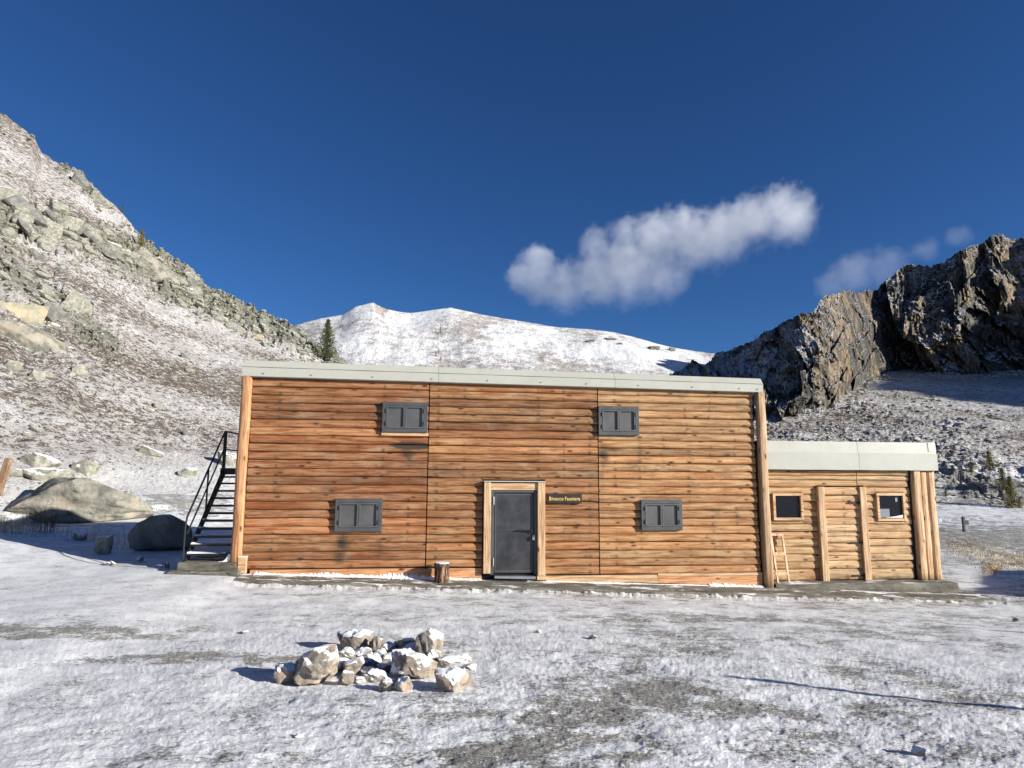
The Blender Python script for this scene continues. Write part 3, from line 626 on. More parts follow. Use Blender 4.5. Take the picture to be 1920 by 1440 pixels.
stL = [(3.62, 2.90, 0.40, 0.075, 2.0), (3.55, 2.70, 0.25, 0.12, 0.7), (3.7, 2.45, 0.3, 0.25, 0.35), (2.15, 0.72, 0.18, 0.28, 0.75), (2.1, 0.45, 0.22, 0.25, 0.6), (2.95, 0.62, 0.16, 0.30, 0.5), (2.6, 0.80, 0.3, 0.06, 0.5), (1.0, 0.9, 0.12, 0.8, 0.22), (0.7, 3.4, 0.15, 0.5, 0.25), (1.25, 3.0, 0.12, 0.9, 0.28), (2.4, 2.6, 0.12, 0.9, 0.25), (3.9, 2.2, 0.1, 1.4, 0.35), (1.7, 2.1, 0.3, 0.4, 0.25)]
log_wall('log_wall', 0.02, 3.99, gl, 0.0, hut, palette((0.355, 0.142, 0.050), 0.27, 0.2), (), 11, stL, 0.055)
glm = [4.385] + [z - 0.012 for z in LZ[1:25]]
stM = [(4.15, 2.5, 0.12, 1.2, 0.30), (7.9, 2.0, 0.1, 1.4, 0.28), (5.0, 3.2, 0.2, 0.5, 0.2), (6.5, 2.9, 0.3, 0.5, 0.18)]
log_wall('log_wall', 4.015, 8.005, glm, 0.0, hut, palette((0.385, 0.172, 0.062), 0.25, 0.18), [DOORH] + [(3.9, 5.3, -0.2, 0.16)], 12, stM, 0.055)
glr = [4.34] + [z - 0.022 for z in LZ[1:25]]
stR_ = [(8.15, 2.75, 0.2, 0.35, 0.65), (9.05, 2.85, 0.15, 0.30, 0.5), (8.3, 2.85, 0.6, 0.06, 0.6), (8.1, 1.9, 0.10, 1.5, 0.4), (9.3, 0.6, 0.2, 0.25, 0.25), (10.2, 0.5, 0.15, 0.3, 0.3), (9.9, 2.2, 0.12, 1.0, 0.22), (10.6, 1.6, 0.15, 0.6, 0.25)]
log_wall('log_wall', 8.03, 11.95, glr, 0.0, hut, palette((0.465, 0.25, 0.102), 0.17, 0.08), (), 13, stR_, 0.055, ragged=0.03)
def board(name, pts, y0, y1, mat, parent, bevel=0.004):
    mb = MB(); mb.prism(pts, y0, y1); return mb.build(name, mat, parent, bevel)
board('base_board', [(0.2, -0.02), (4.0, -0.09), (4.0, 0.155), (0.2, 0.155)], -0.052, 0.02, M['orange_x'], hut)
board('base_board', [(4.005, -0.09), (5.27, -0.11), (5.27, 0.145), (4.005, 0.145)], -0.052, 0.02, M['orange_x'], hut)
board('base_board', [(6.75, -0.15), (9.4, -0.23), (9.4, -0.045), (6.75, -0.045)], -0.052, 0.02, M['pale_x'], hut)
board('base_board', [(9.405, -0.23), (11.98, -0.33), (11.98, -0.055), (9.405, -0.055)], -0.050, 0.02, M['orange_x'], hut)
board('base_board', [(9.405, -0.075), (11.98, -0.085), (11.98, -0.02), (9.405, -0.02)], -0.062, -0.0505, M['pale_x'], hut)
# inner body, hidden behind the logs
DEP = 8.0
mb = MB(); mb.prism([(0.0, -0.35), (11.97, -0.40), (11.97, 4.40), (0.0, 4.45)], 0.004, DEP); o = mb.build('inner_wall', M['dark'], hut)
for (x, sgn, mt) in ((0.0, -1, 'left'), (11.97, 1, 'right')):      # side cladding in the same half-round boards
    w_ = log_wall('side_wall', 0.12, DEP - 0.05, gl, 0.0, hut, palette((0.353, 0.181, 0.076), 0.2), (), 21 + sgn, ())
    w_.rotation_euler = (0, 0, R(90) * sgn); w_.location = (x, 0.0 if sgn > 0 else DEP, 0)
w_ = log_wall('rear_wall', 0.0, 11.97, gl, 0.0, hut, palette((0.353, 0.181, 0.076), 0.2), (), 25, ()); w_.rotation_euler = (0, 0, R(180)); w_.location = (11.97, DEP, 0)
def log_post(name, x, y, r, z0, z1, mat, parent, flat=0.6, n=14):
    mb = MB(); vs = []; K = 14
    for i in range(K + 1):
        z = z0 + (z1 - z0) * i / K; rr_ = r * (1 + 0.035 * math.sin(i * 1.9 + x * 3))
        for k in range(n):
            a = 2 * math.pi * k / n; c = math.copysign(abs(math.cos(a)) ** flat, math.cos(a)); s_ = math.copysign(abs(math.sin(a)) ** flat, math.sin(a))
            vs.append((x + rr_ * c + 0.006 * math.sin(i * 0.7 + x), y + rr_ * s_, z))
    mb.add(vs, [(i * n + k, i * n + (k + 1) % n, (i + 1) * n + (k + 1) % n, (i + 1) * n + k) for i in range(K) for k in range(n)] + [tuple(range(n - 1, -1, -1)), tuple(range(K * n, K * n + n))])
    return mb.build(name, mat, parent, 0, True)
log_post('corner_post', -0.105, -0.05, 0.112, 0.22, 4.42, M['post_left'], hut)
log_post('corner_post', 12.12, -0.065, 0.098, -0.36, 4.33, M['post_right'], hut, 0.36, 20)
mb = MB(); mb.box(-0.03, 0.14, -0.17, -0.055, 0.10, 0.44); mb.build('post_foot', M['pale_x'], hut, 0.008)
mb = MB(); mb.box(-0.035, 0.145, -0.175, -0.05, 0.441, 0.462); mb.build('snow_cap', M['snow'], hut, 0.008)
# roof edge: a vertical strip, folded back into a sloping strip, then the low roof
def quadstrip(name, rows, mat, parent, thick=None):
    mb = MB(); n = len(rows[0]); vs = [p for r_ in rows for p in r_]
    mb.add(vs, [(i * n + j, i * n + j + 1, (i + 1) * n + j + 1, (i + 1) * n + j) for i in range(len(rows) - 1) for j in range(n - 1)])
    return mb.build(name, mat, parent)
def fascia(xa, xb, seed):
    rows = []
    for x in np.linspace(xa, xb, 9):
        w = 0.004 * math.sin(x * 3.1 + seed)
        rows.append([(x, -0.02, 4.415 - 0.0095 * x), (x, -0.165, 4.425 - 0.0095 * x), (x, -0.175 + w, 4.640 - 0.0105 * x), (x, -0.055, 4.800 - 0.0115 * x), (x, 0.35, 4.845 - 0.0115 * x)])
    return quadstrip('roof_edge', rows, M['sheet'], hut)
for xa, xb, s_ in ((-0.19, 4.20, 0), (4.206, 8.42, 1), (8.426, 12.17, 2)): fascia(xa, xb, s_)
mb = MB(); mb.bar((-0.19, -0.178, 4.636), (12.17, -0.178, 4.636 - 0.0105 * 12.3), 0.006, 0.008); mb.build('fold_line', M['seam'], hut)
quadstrip('roof', [[(x, 0.35, 4.843 - 0.0115 * x), (x, DEP + 0.25, 4.85 - 0.0115 * x), (x, DEP + 0.25, 4.60), (x, 0.02, 4.45)] for x in np.linspace(-0.19, 12.17, 7)], M['under'], hut)
for x in (-0.191, 12.171): board('verge_trim', [(0, 0)] * 0 or [(x, 4.42 - 0.0095 * x), (x + 0.001, 4.42 - 0.0095 * x), (x + 0.001, 4.79 - 0.0115 * x), (x, 4.79 - 0.0115 * x)], -0.05, DEP + 0.25, M['sheet'], hut, 0)
for i, x in enumerate((0.27, 1.32, 2.70, 4.05, 5.35, 6.62, 7.72, 9.0, 10.35, 11.55, 12.02)):
    mb = MB(); z = 4.49 - 0.0095 * x; mb.tube((x, -0.17, z), (x, -0.184, z), 0.013, 0.013, 8); mb.build('screw', M['seam'], hut)
mb = MB(); mb.tube((4.6, 6.2, 4.7), (4.6, 6.2, 5.5), 0.12); mb.tube((4.6, 6.2, 5.5), (4.6, 6.2, 5.56), 0.17); mb.build('flue_pipe', M['galv'], hut)
# shutters
def shutter(x0, x1, z0, z1):
    f = MB(); y0, y1 = -0.125, -0.035; w = 0.085
    f.box(x0, x0 + w, y0, y1, z0, z1); f.box(x1 - w, x1, y0, y1, z0, z1); f.box(x0 + w, x1 - w, y0, y1, z1 - w, z1); f.box(x0 + w, x1 - w, y0, y1, z0, z0 + w)
    f.box(x0 + 0.01, x1 - 0.01, -0.035, 0.002, z0 + 0.01, z1 - 0.01)
    fr = f.build('window_shutter', M['shutter_frame'], hut, 0.004)
    xm = (x0 + x1) / 2; g_ = 0.006
    for a, b, hx in ((x0 + w + g_, xm - 0.004, x0 + w), (xm + 0.004, x1 - w - g_, x1 - w)):
        l = MB(); za, zb = z0 + w + g_, z1 - w - g_; e = 0.035
        l.box(a, a + e, -0.132, -0.036, za, zb); l.box(b - e, b, -0.132, -0.036, za, zb); l.box(a + e, b - e, -0.132, -0.036, zb - e, zb); l.box(a + e, b - e, -0.132, -0.036, za, za + e); l.box(a + e, b - e, -0.096, -0.036, za + e, zb - e)
        l.build('shutter_leaf', M['shutter'], fr, 0.003)
        for z in (z0 + 0.20, z1 - 0.20):
            h = MB(); h.tube((hx, -0.138, z - 0.045), (hx, -0.138, z + 0.045), 0.011, 0.011, 8); h.build('hinge', M['steel'], fr)
for s_ in SH: shutter(*s_)
board('under_window_board', [(2.93, 3.125), (4.0, 3.125), (4.0, 3.198), (2.93, 3.198)], -0.09, -0.01, M['pale_x'], hut)
# door
dr_ = empty('door_frame', (0, 0, 0)); dr_.parent = hut
def dbox(name, a, mat, bevel=0.004, par=None): mb = MB(); mb.box(*a); return mb.build(name, mat, par or hut, bevel)
bpy.data.objects.remove(dr_)
jb = MB(); jb.box(5.30, 5.46, -0.155, -0.02, 0.035, 2.075); dbl = jb.build('door_jamb', M['pale_wood'], hut, 0.012)
jb = MB(); jb.box(6.545, 6.72, -0.155, -0.02, -0.02, 2.085); jb.build('door_jamb', M['pale_wood'], hut, 0.012)
jb = MB(); jb.box(6.53, 6.745, -0.17, -0.02, -0.12, -0.022); jb.build('jamb_foot', M['pale_x'], hut, 0.006)
jb = MB(); jb.box(5.465, 6.54, -0.115, -0.02, 1.905, 2.068); jb.build('door_lintel', M['pale_x'], hut, 0.006)
jb = MB(); jb.box(5.285, 6.735, -0.17, -0.03, 2.088, 2.112); jb.build('lintel_cap', M['sheet'], hut, 0.004)
jb = MB(); jb.box(5.466, 5.535, -0.10, -0.01, 0.0, 1.903); jb.box(6.47, 6.542, -0.10, -0.01, 0.0, 1.903); jb.box(5.536, 6.469, -0.10, -0.01, 1.845, 1.903); jb.build('steel_door_frame', M['shutter_frame'], hut, 0.004)
dlf = MB(); dlf.box(5.537, 6.468, -0.06, -0.012, 0.03, 1.843); dleaf = dlf.build('steel_door', M['door'], hut, 0.004)
d2 = MB(); d2.box(5.56, 5.59, -0.068, -0.061, 0.06, 1.81); d2.box(6.41, 6.44, -0.068, -0.061, 0.06, 1.81); d2.box(5.591, 6.409, -0.068, -0.061, 1.78, 1.81); d2.box(5.591, 6.409, -0.068, -0.061, 0.06, 0.09); d2.box(5.60, 6.40, -0.064, -0.061, 0.995, 1.005); d2.build('door_rib', M['shutter_frame'], dleaf, 0.001)
h = MB(); h.tube((6.08, -0.115, 0.99), (6.40, -0.115, 0.985), 0.014, 0.014, 8); h.tube((6.08, -0.115, 0.99), (6.08, -0.06, 0.99), 0.012, 0.012, 8); h.tube((6.40, -0.115, 0.985), (6.43, -0.10, 0.93), 0.013, 0.013, 8); h.build('door_handle', M['steel'], dleaf)
h = MB(); h.tube((6.40, -0.061, 0.985), (6.40, -0.10, 0.985), 0.028, 0.028, 10); h.build('handle_plate', M['steel'], dleaf)
h = MB(); h.box(6.43, 6.475, -0.125, -0.101, 0.77, 0.83); h.tube((6.437, -0.112, 0.83), (6.437, -0.112, 0.87), 0.006); h.tube((6.468, -0.112, 0.83), (6.468, -0.112, 0.87), 0.006); h.tube((6.437, -0.112, 0.87), (6.468, -0.112, 0.87), 0.006); h.build('padlock', M['galv'], dleaf)
h = MB(); h.box(6.37, 6.48, -0.10, -0.085, 0.78, 0.845); h.build('hasp', M['steel'], dleaf)
for z in (0.28, 1.66):
    h = MB(); h.tube((5.528, -0.11, z - 0.09), (5.528, -0.11, z + 0.09), 0.013, 0.013, 8); h.build('hinge', M['galv'], dleaf)
h = MB(); h.prism([(5.55, -0.055), (6.48, -0.085), (6.48, -0.02), (5.55, 0.0)], -0.26, -0.02); h.build('door_step', M['galv'], hut, 0.004)
# name board, carved and painted yellow
sg = MB(); sg.box(6.78, 7.60, -0.095, -0.05, 1.60, 1.82); sgo = sg.build('name_sign', M['signwood'], None, 0.004)
tag(sgo, 'small dark brown board with yellow carved lettering right of the hut door', 'sign')
def lettering(txt, x, z, size, width, parent):
    cu = bpy.data.curves.new('t', 'FONT'); cu.body = txt; cu.size = size; cu.extrude = 0.004; cu.offset = 0.0015; cu.align_x = 'LEFT'; cu.space_character = 1.08
    to = bpy.data.objects.new('t', cu); COL.objects.link(to); dg = bpy.context.evaluated_depsgraph_get(); me = bpy.data.meshes.new_from_object(to.evaluated_get(dg))
    bpy.data.objects.remove(to); xs = [v.co.x for v in me.vertices]; wd = max(xs) - min(xs); k = width / wd
    for v in me.vertices: v.co = ((v.co.x - min(xs)) * k + x, -0.099 - v.co.z, v.co.y * 1.0 + z)
    return link('lettering', me, M['letter'], parent)
lettering('Bivacco', 6.825, 1.668, 0.118, 0.335, sgo)
lettering('Fauniera', 7.195, 1.668, 0.118, 0.36, sgo)
# ------------------------------------------------------------------ annex
ann = empty('log_annex', (12.2, 0.35, -0.3)); tag(ann, 'low pale log annex with plank door and two small windows, right of the hut', 'annex')
def ch(o): o.matrix_parent_inverse = Matrix.Translation((-12.2, -0.35, 0.3)); return o
YA = 0.40; ga = [2.43, 2.30, 2.215]
while ga[-1] > -0.22: ga.append(ga[-1] - 0.1815)
ga[-1] = -0.31
WH = [(12.545, 13.34, 1.17, 1.84), (15.33, 16.11, 1.15, 1.85)]
DH = (13.72, 15.02, -0.4, 2.02)
gA = [2.44, 2.275, 2.165, 1.985]; gA += [gA[-1] - 0.183 * (i + 1) for i in range(12)]; gA[-1] = -0.30
sA = [(13.9, -0.2, 3, 0.10, 0.35), (15.5, -0.25, 2, 0.07, 0.5)]
ch(log_wall('log_wall', 12.22, 14.845, gA, YA, ann, palette((0.50, 0.305, 0.135), 0.12, 0.05), WH + [DH], 31, sA, 0.036, 0.0, None, 0.15))
ch(log_wall('log_wall', 14.86, 16.28, gA, YA, ann, palette((0.53, 0.335, 0.155), 0.10, 0.04), WH + [DH], 32, sA, 0.036, 0.05, None, 0.15))
def ab(name, a, mat, bevel=0.006, par=None):
    mb = MB(); mb.box(*a); o = mb.build(name, mat, par or ann, bevel)
    return ch(o) if par is None else o
mb = MB(); mb.prism([(12.22, -0.42), (16.9, -0.45), (16.9, 2.45), (14.6, 2.45), (12.22, 2.45)], YA + 1.2, YA + 3.4); ch(mb.build('rear_room', M['dark'], ann))
for a in ((12.22, 12.55, YA + .004, YA + 1.19, -0.4, 2.45), (13.34, 13.74, YA + .004, YA + .15, -0.4, 2.45), (15.0, 15.33, YA + .004, YA + .15, -0.4, 2.45), (16.11, 16.9, YA + .004, YA + 1.19, -0.4, 2.45), (12.56, 13.33, YA + .004, YA + .15, -0.4, 1.16), (12.56, 13.33, YA + .004, YA + .15, 1.85, 2.45), (15.34, 16.10, YA + .004, YA + .15, -0.4, 1.14), (15.34, 16.10, YA + .004, YA + .15, 1.86, 2.45), (13.75, 14.99, YA + .02, YA + .15, -0.4, 2.45)):
    ab('inner_wall', a, M['dark'], 0)
ab('ceiling', (12.22, 16.9, YA + .15, YA + 1.2, 2.3, 2.44), M['dark'], 0)
log_post('corner_post', 16.455, YA - 0.02, 0.105, -0.30, 2.43, M['pale_wood'], ann, 0.36, 20); 
log_post('corner_post', 16.665, YA - 0.01, 0.082, -0.30, 2.43, M['pale_wood'], ann, 0.36, 20)
log_post('corner_post', 16.885, YA + 0.03, 0.115, -0.34, 2.43, M['pale_wood'], ann)
for o in ann.children:
    if o.name.startswith('corner_post'): ch(o)
w_ = log_wall('side_wall', 0.12, 3.4, gA, 0.0, ann, palette((0.462, 0.280, 0.129), 0.15), (), 41, ()); w_.matrix_parent_inverse = Matrix.Translation((-12.2, -0.35, 0.3)); w_.rotation_euler = (0, 0, R(90)); w_.location = (16.92, YA, 0)
def afascia(xa, xb, s_):
    rows = []
    for x in np.linspace(xa, xb, 14):
        w = 0.003 * math.sin(x * 2.3 + s_); w2 = 0.002 * math.sin(x * 5.1 + s_)
        rows.append([(x, YA - 0.03, 2.425 + 0.0 * w2), (x, YA - 0.165, 2.425 + w2), (x, YA - 0.165 + w, 2.845), (x, YA - 0.140, 2.852), (x, YA - 0.115 + w, 3.14 + w2), (x, YA + 0.4, 3.17)])
    return ch(quadstrip('roof_edge', rows, M['sheet'], ann))
afascia(12.235, 14.86, 0); afascia(14.866, 17.03, 1.5)
ch(quadstrip('edge_cap', [[(x, YA - 0.142, 2.90), (x, YA - 0.121, 3.145)] for x in (16.83, 17.036)], M['sheet'], ann))
ch(quadstrip('joint_line', [[(x, YA - 0.145, 2.90), (x, YA - 0.124, 3.145)] for x in (16.818, 16.828)], M['seam'], ann))
ch(quadstrip('roof', [[(x, YA + 0.4, 3.168), (x, YA + 3.5, 3.2), (x, YA + 3.5, 2.5), (x, YA, 2.44)] for x in (12.22, 14, 17.03)], M['under'], ann))
mb = MB(); mb.prism([(17.032, 2.43), (17.034, 2.43), (17.034, 3.14), (17.032, 3.14)], YA - 0.05, YA + 3.5); ch(mb.build('verge_trim', M['sheet'], ann))
for x0, x1, z0, z1 in WH:
    f = MB(); w = 0.066; y0, y1 = YA - 0.085, YA + 0.06
    f.box(x0, x0 + w, y0, y1, z0, z1); f.box(x1 - w, x1, y0, y1, z0, z1); f.box(x0 + w, x1 - w, y0 + 0.003, y1, z1 - w, z1); f.box(x0 + w, x1 - w, y0 + 0.003, y1, z0, z0 + w)
    fr = ch(f.build('window', M['pale_x'], ann, 0.006))
    g_ = MB(); g_.box(x0 + w - .01, x1 - w + .01, YA - 0.03, YA - 0.02, z0 + w - .01, z1 - w + .01); g_.build('pane', M['glass'], fr)
g_ = MB(); g_.box(15.41, 15.68, YA - 0.044, YA - 0.034, 1.235, 1.45); ch(g_.build('pane_patch', M['pane_grey'], ann))  # grey box showing in the pane, as a flat patch
g_ = MB(); g_.box(15.86, 15.92, YA - 0.044, YA - 0.034, 1.63, 1.73); ch(g_.build('pane_patch', M['pane_grey'], ann))  # lamp spot in the pane, put in as a flat coloured patch
g_ = MB(); g_.prism([(15.55, 1.232), (16.02, 1.232), (16.02, 1.30), (15.8, 1.26)], YA - 0.07, YA - 0.031); ch(g_.build('snow_on_sill', M['snow'], ann))
# door of the annex
jb = MB(); jb.box(13.73, 13.905, YA - 0.125, YA, -0.30, 2.00); ch(jb.build('door_jamb', M['pale_wood'], ann, 0.014))
jb = MB(); jb.box(14.85, 15.025, YA - 0.125, YA, -0.30, 2.00); ch(jb.build('door_jamb', M['pale_wood'], ann, 0.014))
dz = [1.99, 1.79]; ch(log_wall('door_lintel', 13.91, 14.845, dz, YA - 0.04, ann, palette((0.571, 0.362, 0.181), 0.08, 0), (), 50, ()))
dgz = [1.775]; rnd = random.Random(4)
for w in (0.16, 0.19, 0.20, 0.18, 0.19, 0.10, 0.17, 0.21, 0.10, 0.12, 0.20, 0.25): dgz.append(dgz[-1] - w * 0.985)
dgz[-1] = -0.28
dd_ = ch(log_wall('plank_door', 13.925, 14.835, dgz, YA - 0.03, ann, palette((0.605, 0.387, 0.189), 0.12, 0.05), (), 51, [(14.3, -0.2, 0.5, 0.1, 0.3)], 0.03))
for z in (1.60, 0.62, -0.18):
    h = MB(); h.box(14.55, 14.86, YA - 0.085, YA - 0.068, z - 0.018, z + 0.018); h.tube((14.84, YA - 0.12, z - 0.05), (14.84, YA - 0.12, z + 0.05), 0.014); h.build('strap_hinge', M['steel'], dd_)
h = MB(); h.tube((14.02, YA - 0.12, 0.62), (14.02, YA - 0.08, 0.62), 0.012); h.build('pull_knob', M['steel'], dd_)
# ------------------------------------------------------------------ slab, plinth and stair
sl = MB(); rows = []
nx = 80; xs = np.linspace(0.05, 17.45, nx); vs = []
for x in xs:
    zt = 0.095 - 0.0365 * x; wv = 0.03 * float(perlin(np.array(x * 1.3), np.array(0.5), 5)); yf = -0.78 + wv - 0.006 * x
    zt2 = zt + (0.0 if x < 12.3 else 0.0)
    vs += [(x, 0.6, zt - 0.02), (x, -0.10, zt - 0.01), (x, yf + 0.01, zt - 0.05), (x, yf, zt - 0.075), (x, yf - 0.015, zt - 0.32)]
sl.add(vs, [(i * 5 + j, i * 5 + j + 1, (i + 1) * 5 + j + 1, (i + 1) * 5 + j) for i in range(nx - 1) for j in range(4)])
sl.add([vs[-5], vs[-4], vs[-3], vs[-2], vs[-1]], [(0, 1, 2, 3, 4)]); sl.add(vs[:5], [(0, 1, 2, 3, 4)])
o = sl.build('concrete_footing', M['conc']); tag(o, 'long low wet concrete strip in front of hut and annex', 'footing')
sl2 = MB(); nx = 40; xs = np.linspace(12.28, 17.0, nx); vs = []
for x in xs:
    zt = -0.285 - 0.004 * (x - 12.3); wv = 0.02 * float(perlin(np.array(x * 2.1), np.array(2.5), 5)); vs += [(x, 0.9, zt), (x, -0.12 + wv, zt - 0.01), (x, -0.14 + wv, zt - 0.10), (x, -0.14, zt - 0.25)]
sl2.add(vs, [(i * 4 + j, i * 4 + j + 1, (i + 1) * 4 + j + 1, (i + 1) * 4 + j) for i in range(nx - 1) for j in range(3)])
sl2.add(vs[-4:], [(0, 1, 2, 3)])
o = sl2.build('threshold_slab', M['conc']); tag(o, 'rough grey concrete threshold under the annex door', 'slab')
def rough_box(name, x0, x1, y0, y1, z0, z1, mat, amp=0.012, parent=None, seed=0, cut=7):
    bm = bmesh.new(); bmesh.ops.create_cube(bm, size=1.0)
    bmesh.ops.subdivide_edges(bm, edges=bm.edges, cuts=cut, use_grid_fill=True)
    rnd = np.random.RandomState(seed)
    for v in bm.verts:
        p = v.co; q = Vector((x0 + (p.x + .5) * (x1 - x0), y0 + (p.y + .5) * (y1 - y0), z0 + (p.z + .5) * (z1 - z0)))
        v.co = q + Vector(rnd.uniform(-amp, amp, 3))
    me = bpy.data.meshes.new(name); bm.to_mesh(me); bm.free(); return link(name, me, mat, parent)
pl = rough_box('stair_plinth', -1.27, 0.0, -0.16, 1.3, 0.17, 0.335, M['conc'], 0.006, None, 3)
tag(pl, 'two-step rough concrete plinth under the foot of the steel stair', 'plinth')
rough_box('lower_step', -1.42, 0.03, -0.34, 1.4, -0.25, 0.165, M['conc'], 0.022, pl, 5, 9)
st = empty('steel_stair', (-0.7, 0.1, 0.34)); tag(st, 'black steel outside stair climbing the left side of the hut', 'stair')
def sc(o): o.matrix_parent_inverse = Matrix.Translation((0.7, -0.1, -0.34)); return o
XL, XR = -1.19, -0.27; Z0, Z1 = 0.345, 2.33; Y1 = 2.25
for x in (XL, XR):
    mb = MB(); n_ = Vector((0, Y1, Z1 - Z0)); vs = []
    for (yy, zz) in ((0.0, Z0), (Y1, Z1)):
        for dx in (-0.012, 0.012):
            vs += [(x + dx, yy - 0.09, zz + 0.10), (x + dx, yy + 0.13, zz - 0.02)]
    mb.add([(x - .012, -.06, Z0), (x - .012, .22, Z0), (x - .012, Y1 + .1, Z1 - .12), (x - .012, Y1 - .14, Z1), (x + .012, -.06, Z0), (x + .012, .22, Z0), (x + .012, Y1 + .1, Z1 - .12), (x + .012, Y1 - .14, Z1)],
           [(0, 1, 2, 3), (7, 6, 5, 4), (0, 4, 5, 1), (1, 5, 6, 2), (2, 6, 7, 3), (3, 7, 4, 0)])
    sc(mb.build('stringer', M['steel'], st))
steps_z = [0.505, 0.685, 0.845, 1.01, 1.175, 1.335, 1.50, 1.67, 1.84, 2.02, 2.18]
for i, z in enumerate(steps_z):
    y = 0.04 + 0.2 * i; mb = MB(); mb.box(XL + .013, XR - .013, y - 0.02, y + 0.20, z - 0.012, z); mb.box(XL + .013, XR - .013, y - 0.025, y - 0.0205, z - 0.045, z); s1 = sc(mb.build('tread', M['steel'], st))
    if i < 5:
        mb = MB(); w = [0.93, 0.25, 0.30, 0.18, 0.12][i]; a = XL + .02; b = a + (XR - XL - .04) * w
        vs = []; N_ = 10
        for k in range(N_ + 1):
            x = a + (b - a) * k / N_; t_ = 0.004 + 0.030 * (1 - k / N_) ** 2 + (0.02 if i == 0 and k > 8 else 0); vs += [(x, y + 0.0, z + 0.001), (x, y + 0.02, z + t_), (x, y + 0.19, z + t_), (x, y + 0.195, z + 0.001)]
        mb.add(vs, [(q_ * 4 + j, q_ * 4 + j + 1, (q_ + 1) * 4 + j + 1, (q_ + 1) * 4 + j) for q_ in range(N_) for j in range(3)]); mb.build('snow_strip', M['snow'], s1)
mb = MB(); mb.box(XL - .06, XR + .1, Y1 - .1, 3.45, 2.22, 2.38); sc(mb.build('landing', M['steel'], st))
for x, y in ((XR - 0.0, Y1 + .05), (XL + 0.05, 3.35), (XR, 3.35)):
    mb = MB(); mb.box(x - .05, x + .05, y - .05, y + .05, 0.1, 2.22); sc(mb.build('support_column', M['steel'], st))
mb = MB(); mb.bar((-0.62, Y1 - 0.05, 2.25), (-0.62, 0.9, 1.0), 0.05, 0.05)
def rail(name, pts, r=0.02):
    mb = MB()
    for a, b in zip(pts[:-1], pts[1:]): mb.tube(a, b, r, r, 8)
    return sc(mb.build(name, M['steel'], st))
rail('handrail', [(XL - .03, -0.02, 0.40), (XL - .03, -0.02, 1.12), (XL - .03, 0.05, 1.30), (XL - .03, Y1, 3.32), (XL - .03, 3.4, 3.32), (XR + .1, 3.4, 3.32)], 0.022)
rail('mid_rail', [(XL - .03, 0.10, 0.92), (XL - .03, Y1, 2.86), (XL - .03, 3.4, 2.86), (XR + .1, 3.4, 2.86)], 0.018)
for y, za, zb in ((Y1 - .02, 2.2, 3.32), (Y1 + .12, 2.3, 3.32), (3.4, 2.3, 3.32), (1.2, 1.3, 2.35)): rail('baluster', [(XL - .03, y, za), (XL - .03, y, zb)], 0.022)
rail('baluster', [(-0.75, 3.4, 2.3), (-0.75, 3.4, 3.32)], 0.022)
mb = MB()
for a, b, c, d_ in ((0.0, 0.16, 0.40, 0.62),): mb.add([(XL - .03, -0.05, 0.40), (XL - .03, 0.18, 0.40), (XL - .03, 0.60, 1.5), (XL - .03, 0.38, 1.3)], [(0, 1, 2, 3)])
# snow drift at the foot of the right stringer
mb = MB(); mb.prism([(-0.50, 0.338), (0.0, 0.338), (-0.08, 0.375), (-0.20, 0.41), (-0.225, 0.50), (-0.26, 0.51), (-0.30, 0.42), (-0.36, 0.36)], -0.10, 0.04); o = mb.build('snow_drift', M['snow'], pl, 0.01)
# snow lying along the wall foot
mb = MB(); vs = []; xs = np.linspace(0.3, 11.95, 320); rnp = np.random.RandomState(5)
for x in xs:
    zt = 0.085 - 0.0365 * x; a = 0.5 + 0.9 * float(fbm(np.array(x * 0.7), np.array(0.0), 3, 44)); a = max(0.03, a) * (1.0 if (x < 5.25 or x > 10.6) else 0.25); j = rnp.uniform(0.6, 1.4)
    if 5.3 < x < 6.75: a = 0.02
    vs += [(x, -0.05, zt + 0.005), (x, -0.058, zt + 0.075 * a * j + 0.006), (x, -0.11 - 0.04 * a, zt + 0.018 * a + 0.004), (x, -0.15 - 0.10 * a * j, zt - 0.012)]
mb.add(vs, [(i * 4 + j, i * 4 + j + 1, (i + 1) * 4 + j + 1, (i + 1) * 4 + j) for i in range(len(xs) - 1) for j in range(3)])
o = mb.build('snow_ridge', M['snow']); tag(o, kind='stuff', label='thin line of snow lying along the foot of the hut wall', cat='snow')
# ladder leaning on the annex wall
la = empty('wooden_ladder', (12.58, 0.1, -0.33)); tag(la, 'short pale wooden ladder leaning on the annex wall beside the hut corner post', 'ladder')
def lc(o): o.matrix_parent_inverse = Matrix.Translation((-12.58, -0.1, 0.33)); return o
for x0_, x1_ in ((12.46, 12.43), (12.745, 12.725)):
    mb = MB(); mb.bar((x0_, 0.12, -0.30), (x1_, 0.31, 0.86), 0.045, 0.035); lc(mb.build('rail', M['ladder'], la, 0.003))
for z in (-0.08, 0.38, 0.83):
    t_ = (z + 0.32) / 1.18; y = 0.12 + 0.19 * t_; mb = MB(); mb.box(12.41, 12.735, y - 0.035, y - 0.01, z - 0.03, z + 0.03); lc(mb.build('rung', M['ladder'], la, 0.003))
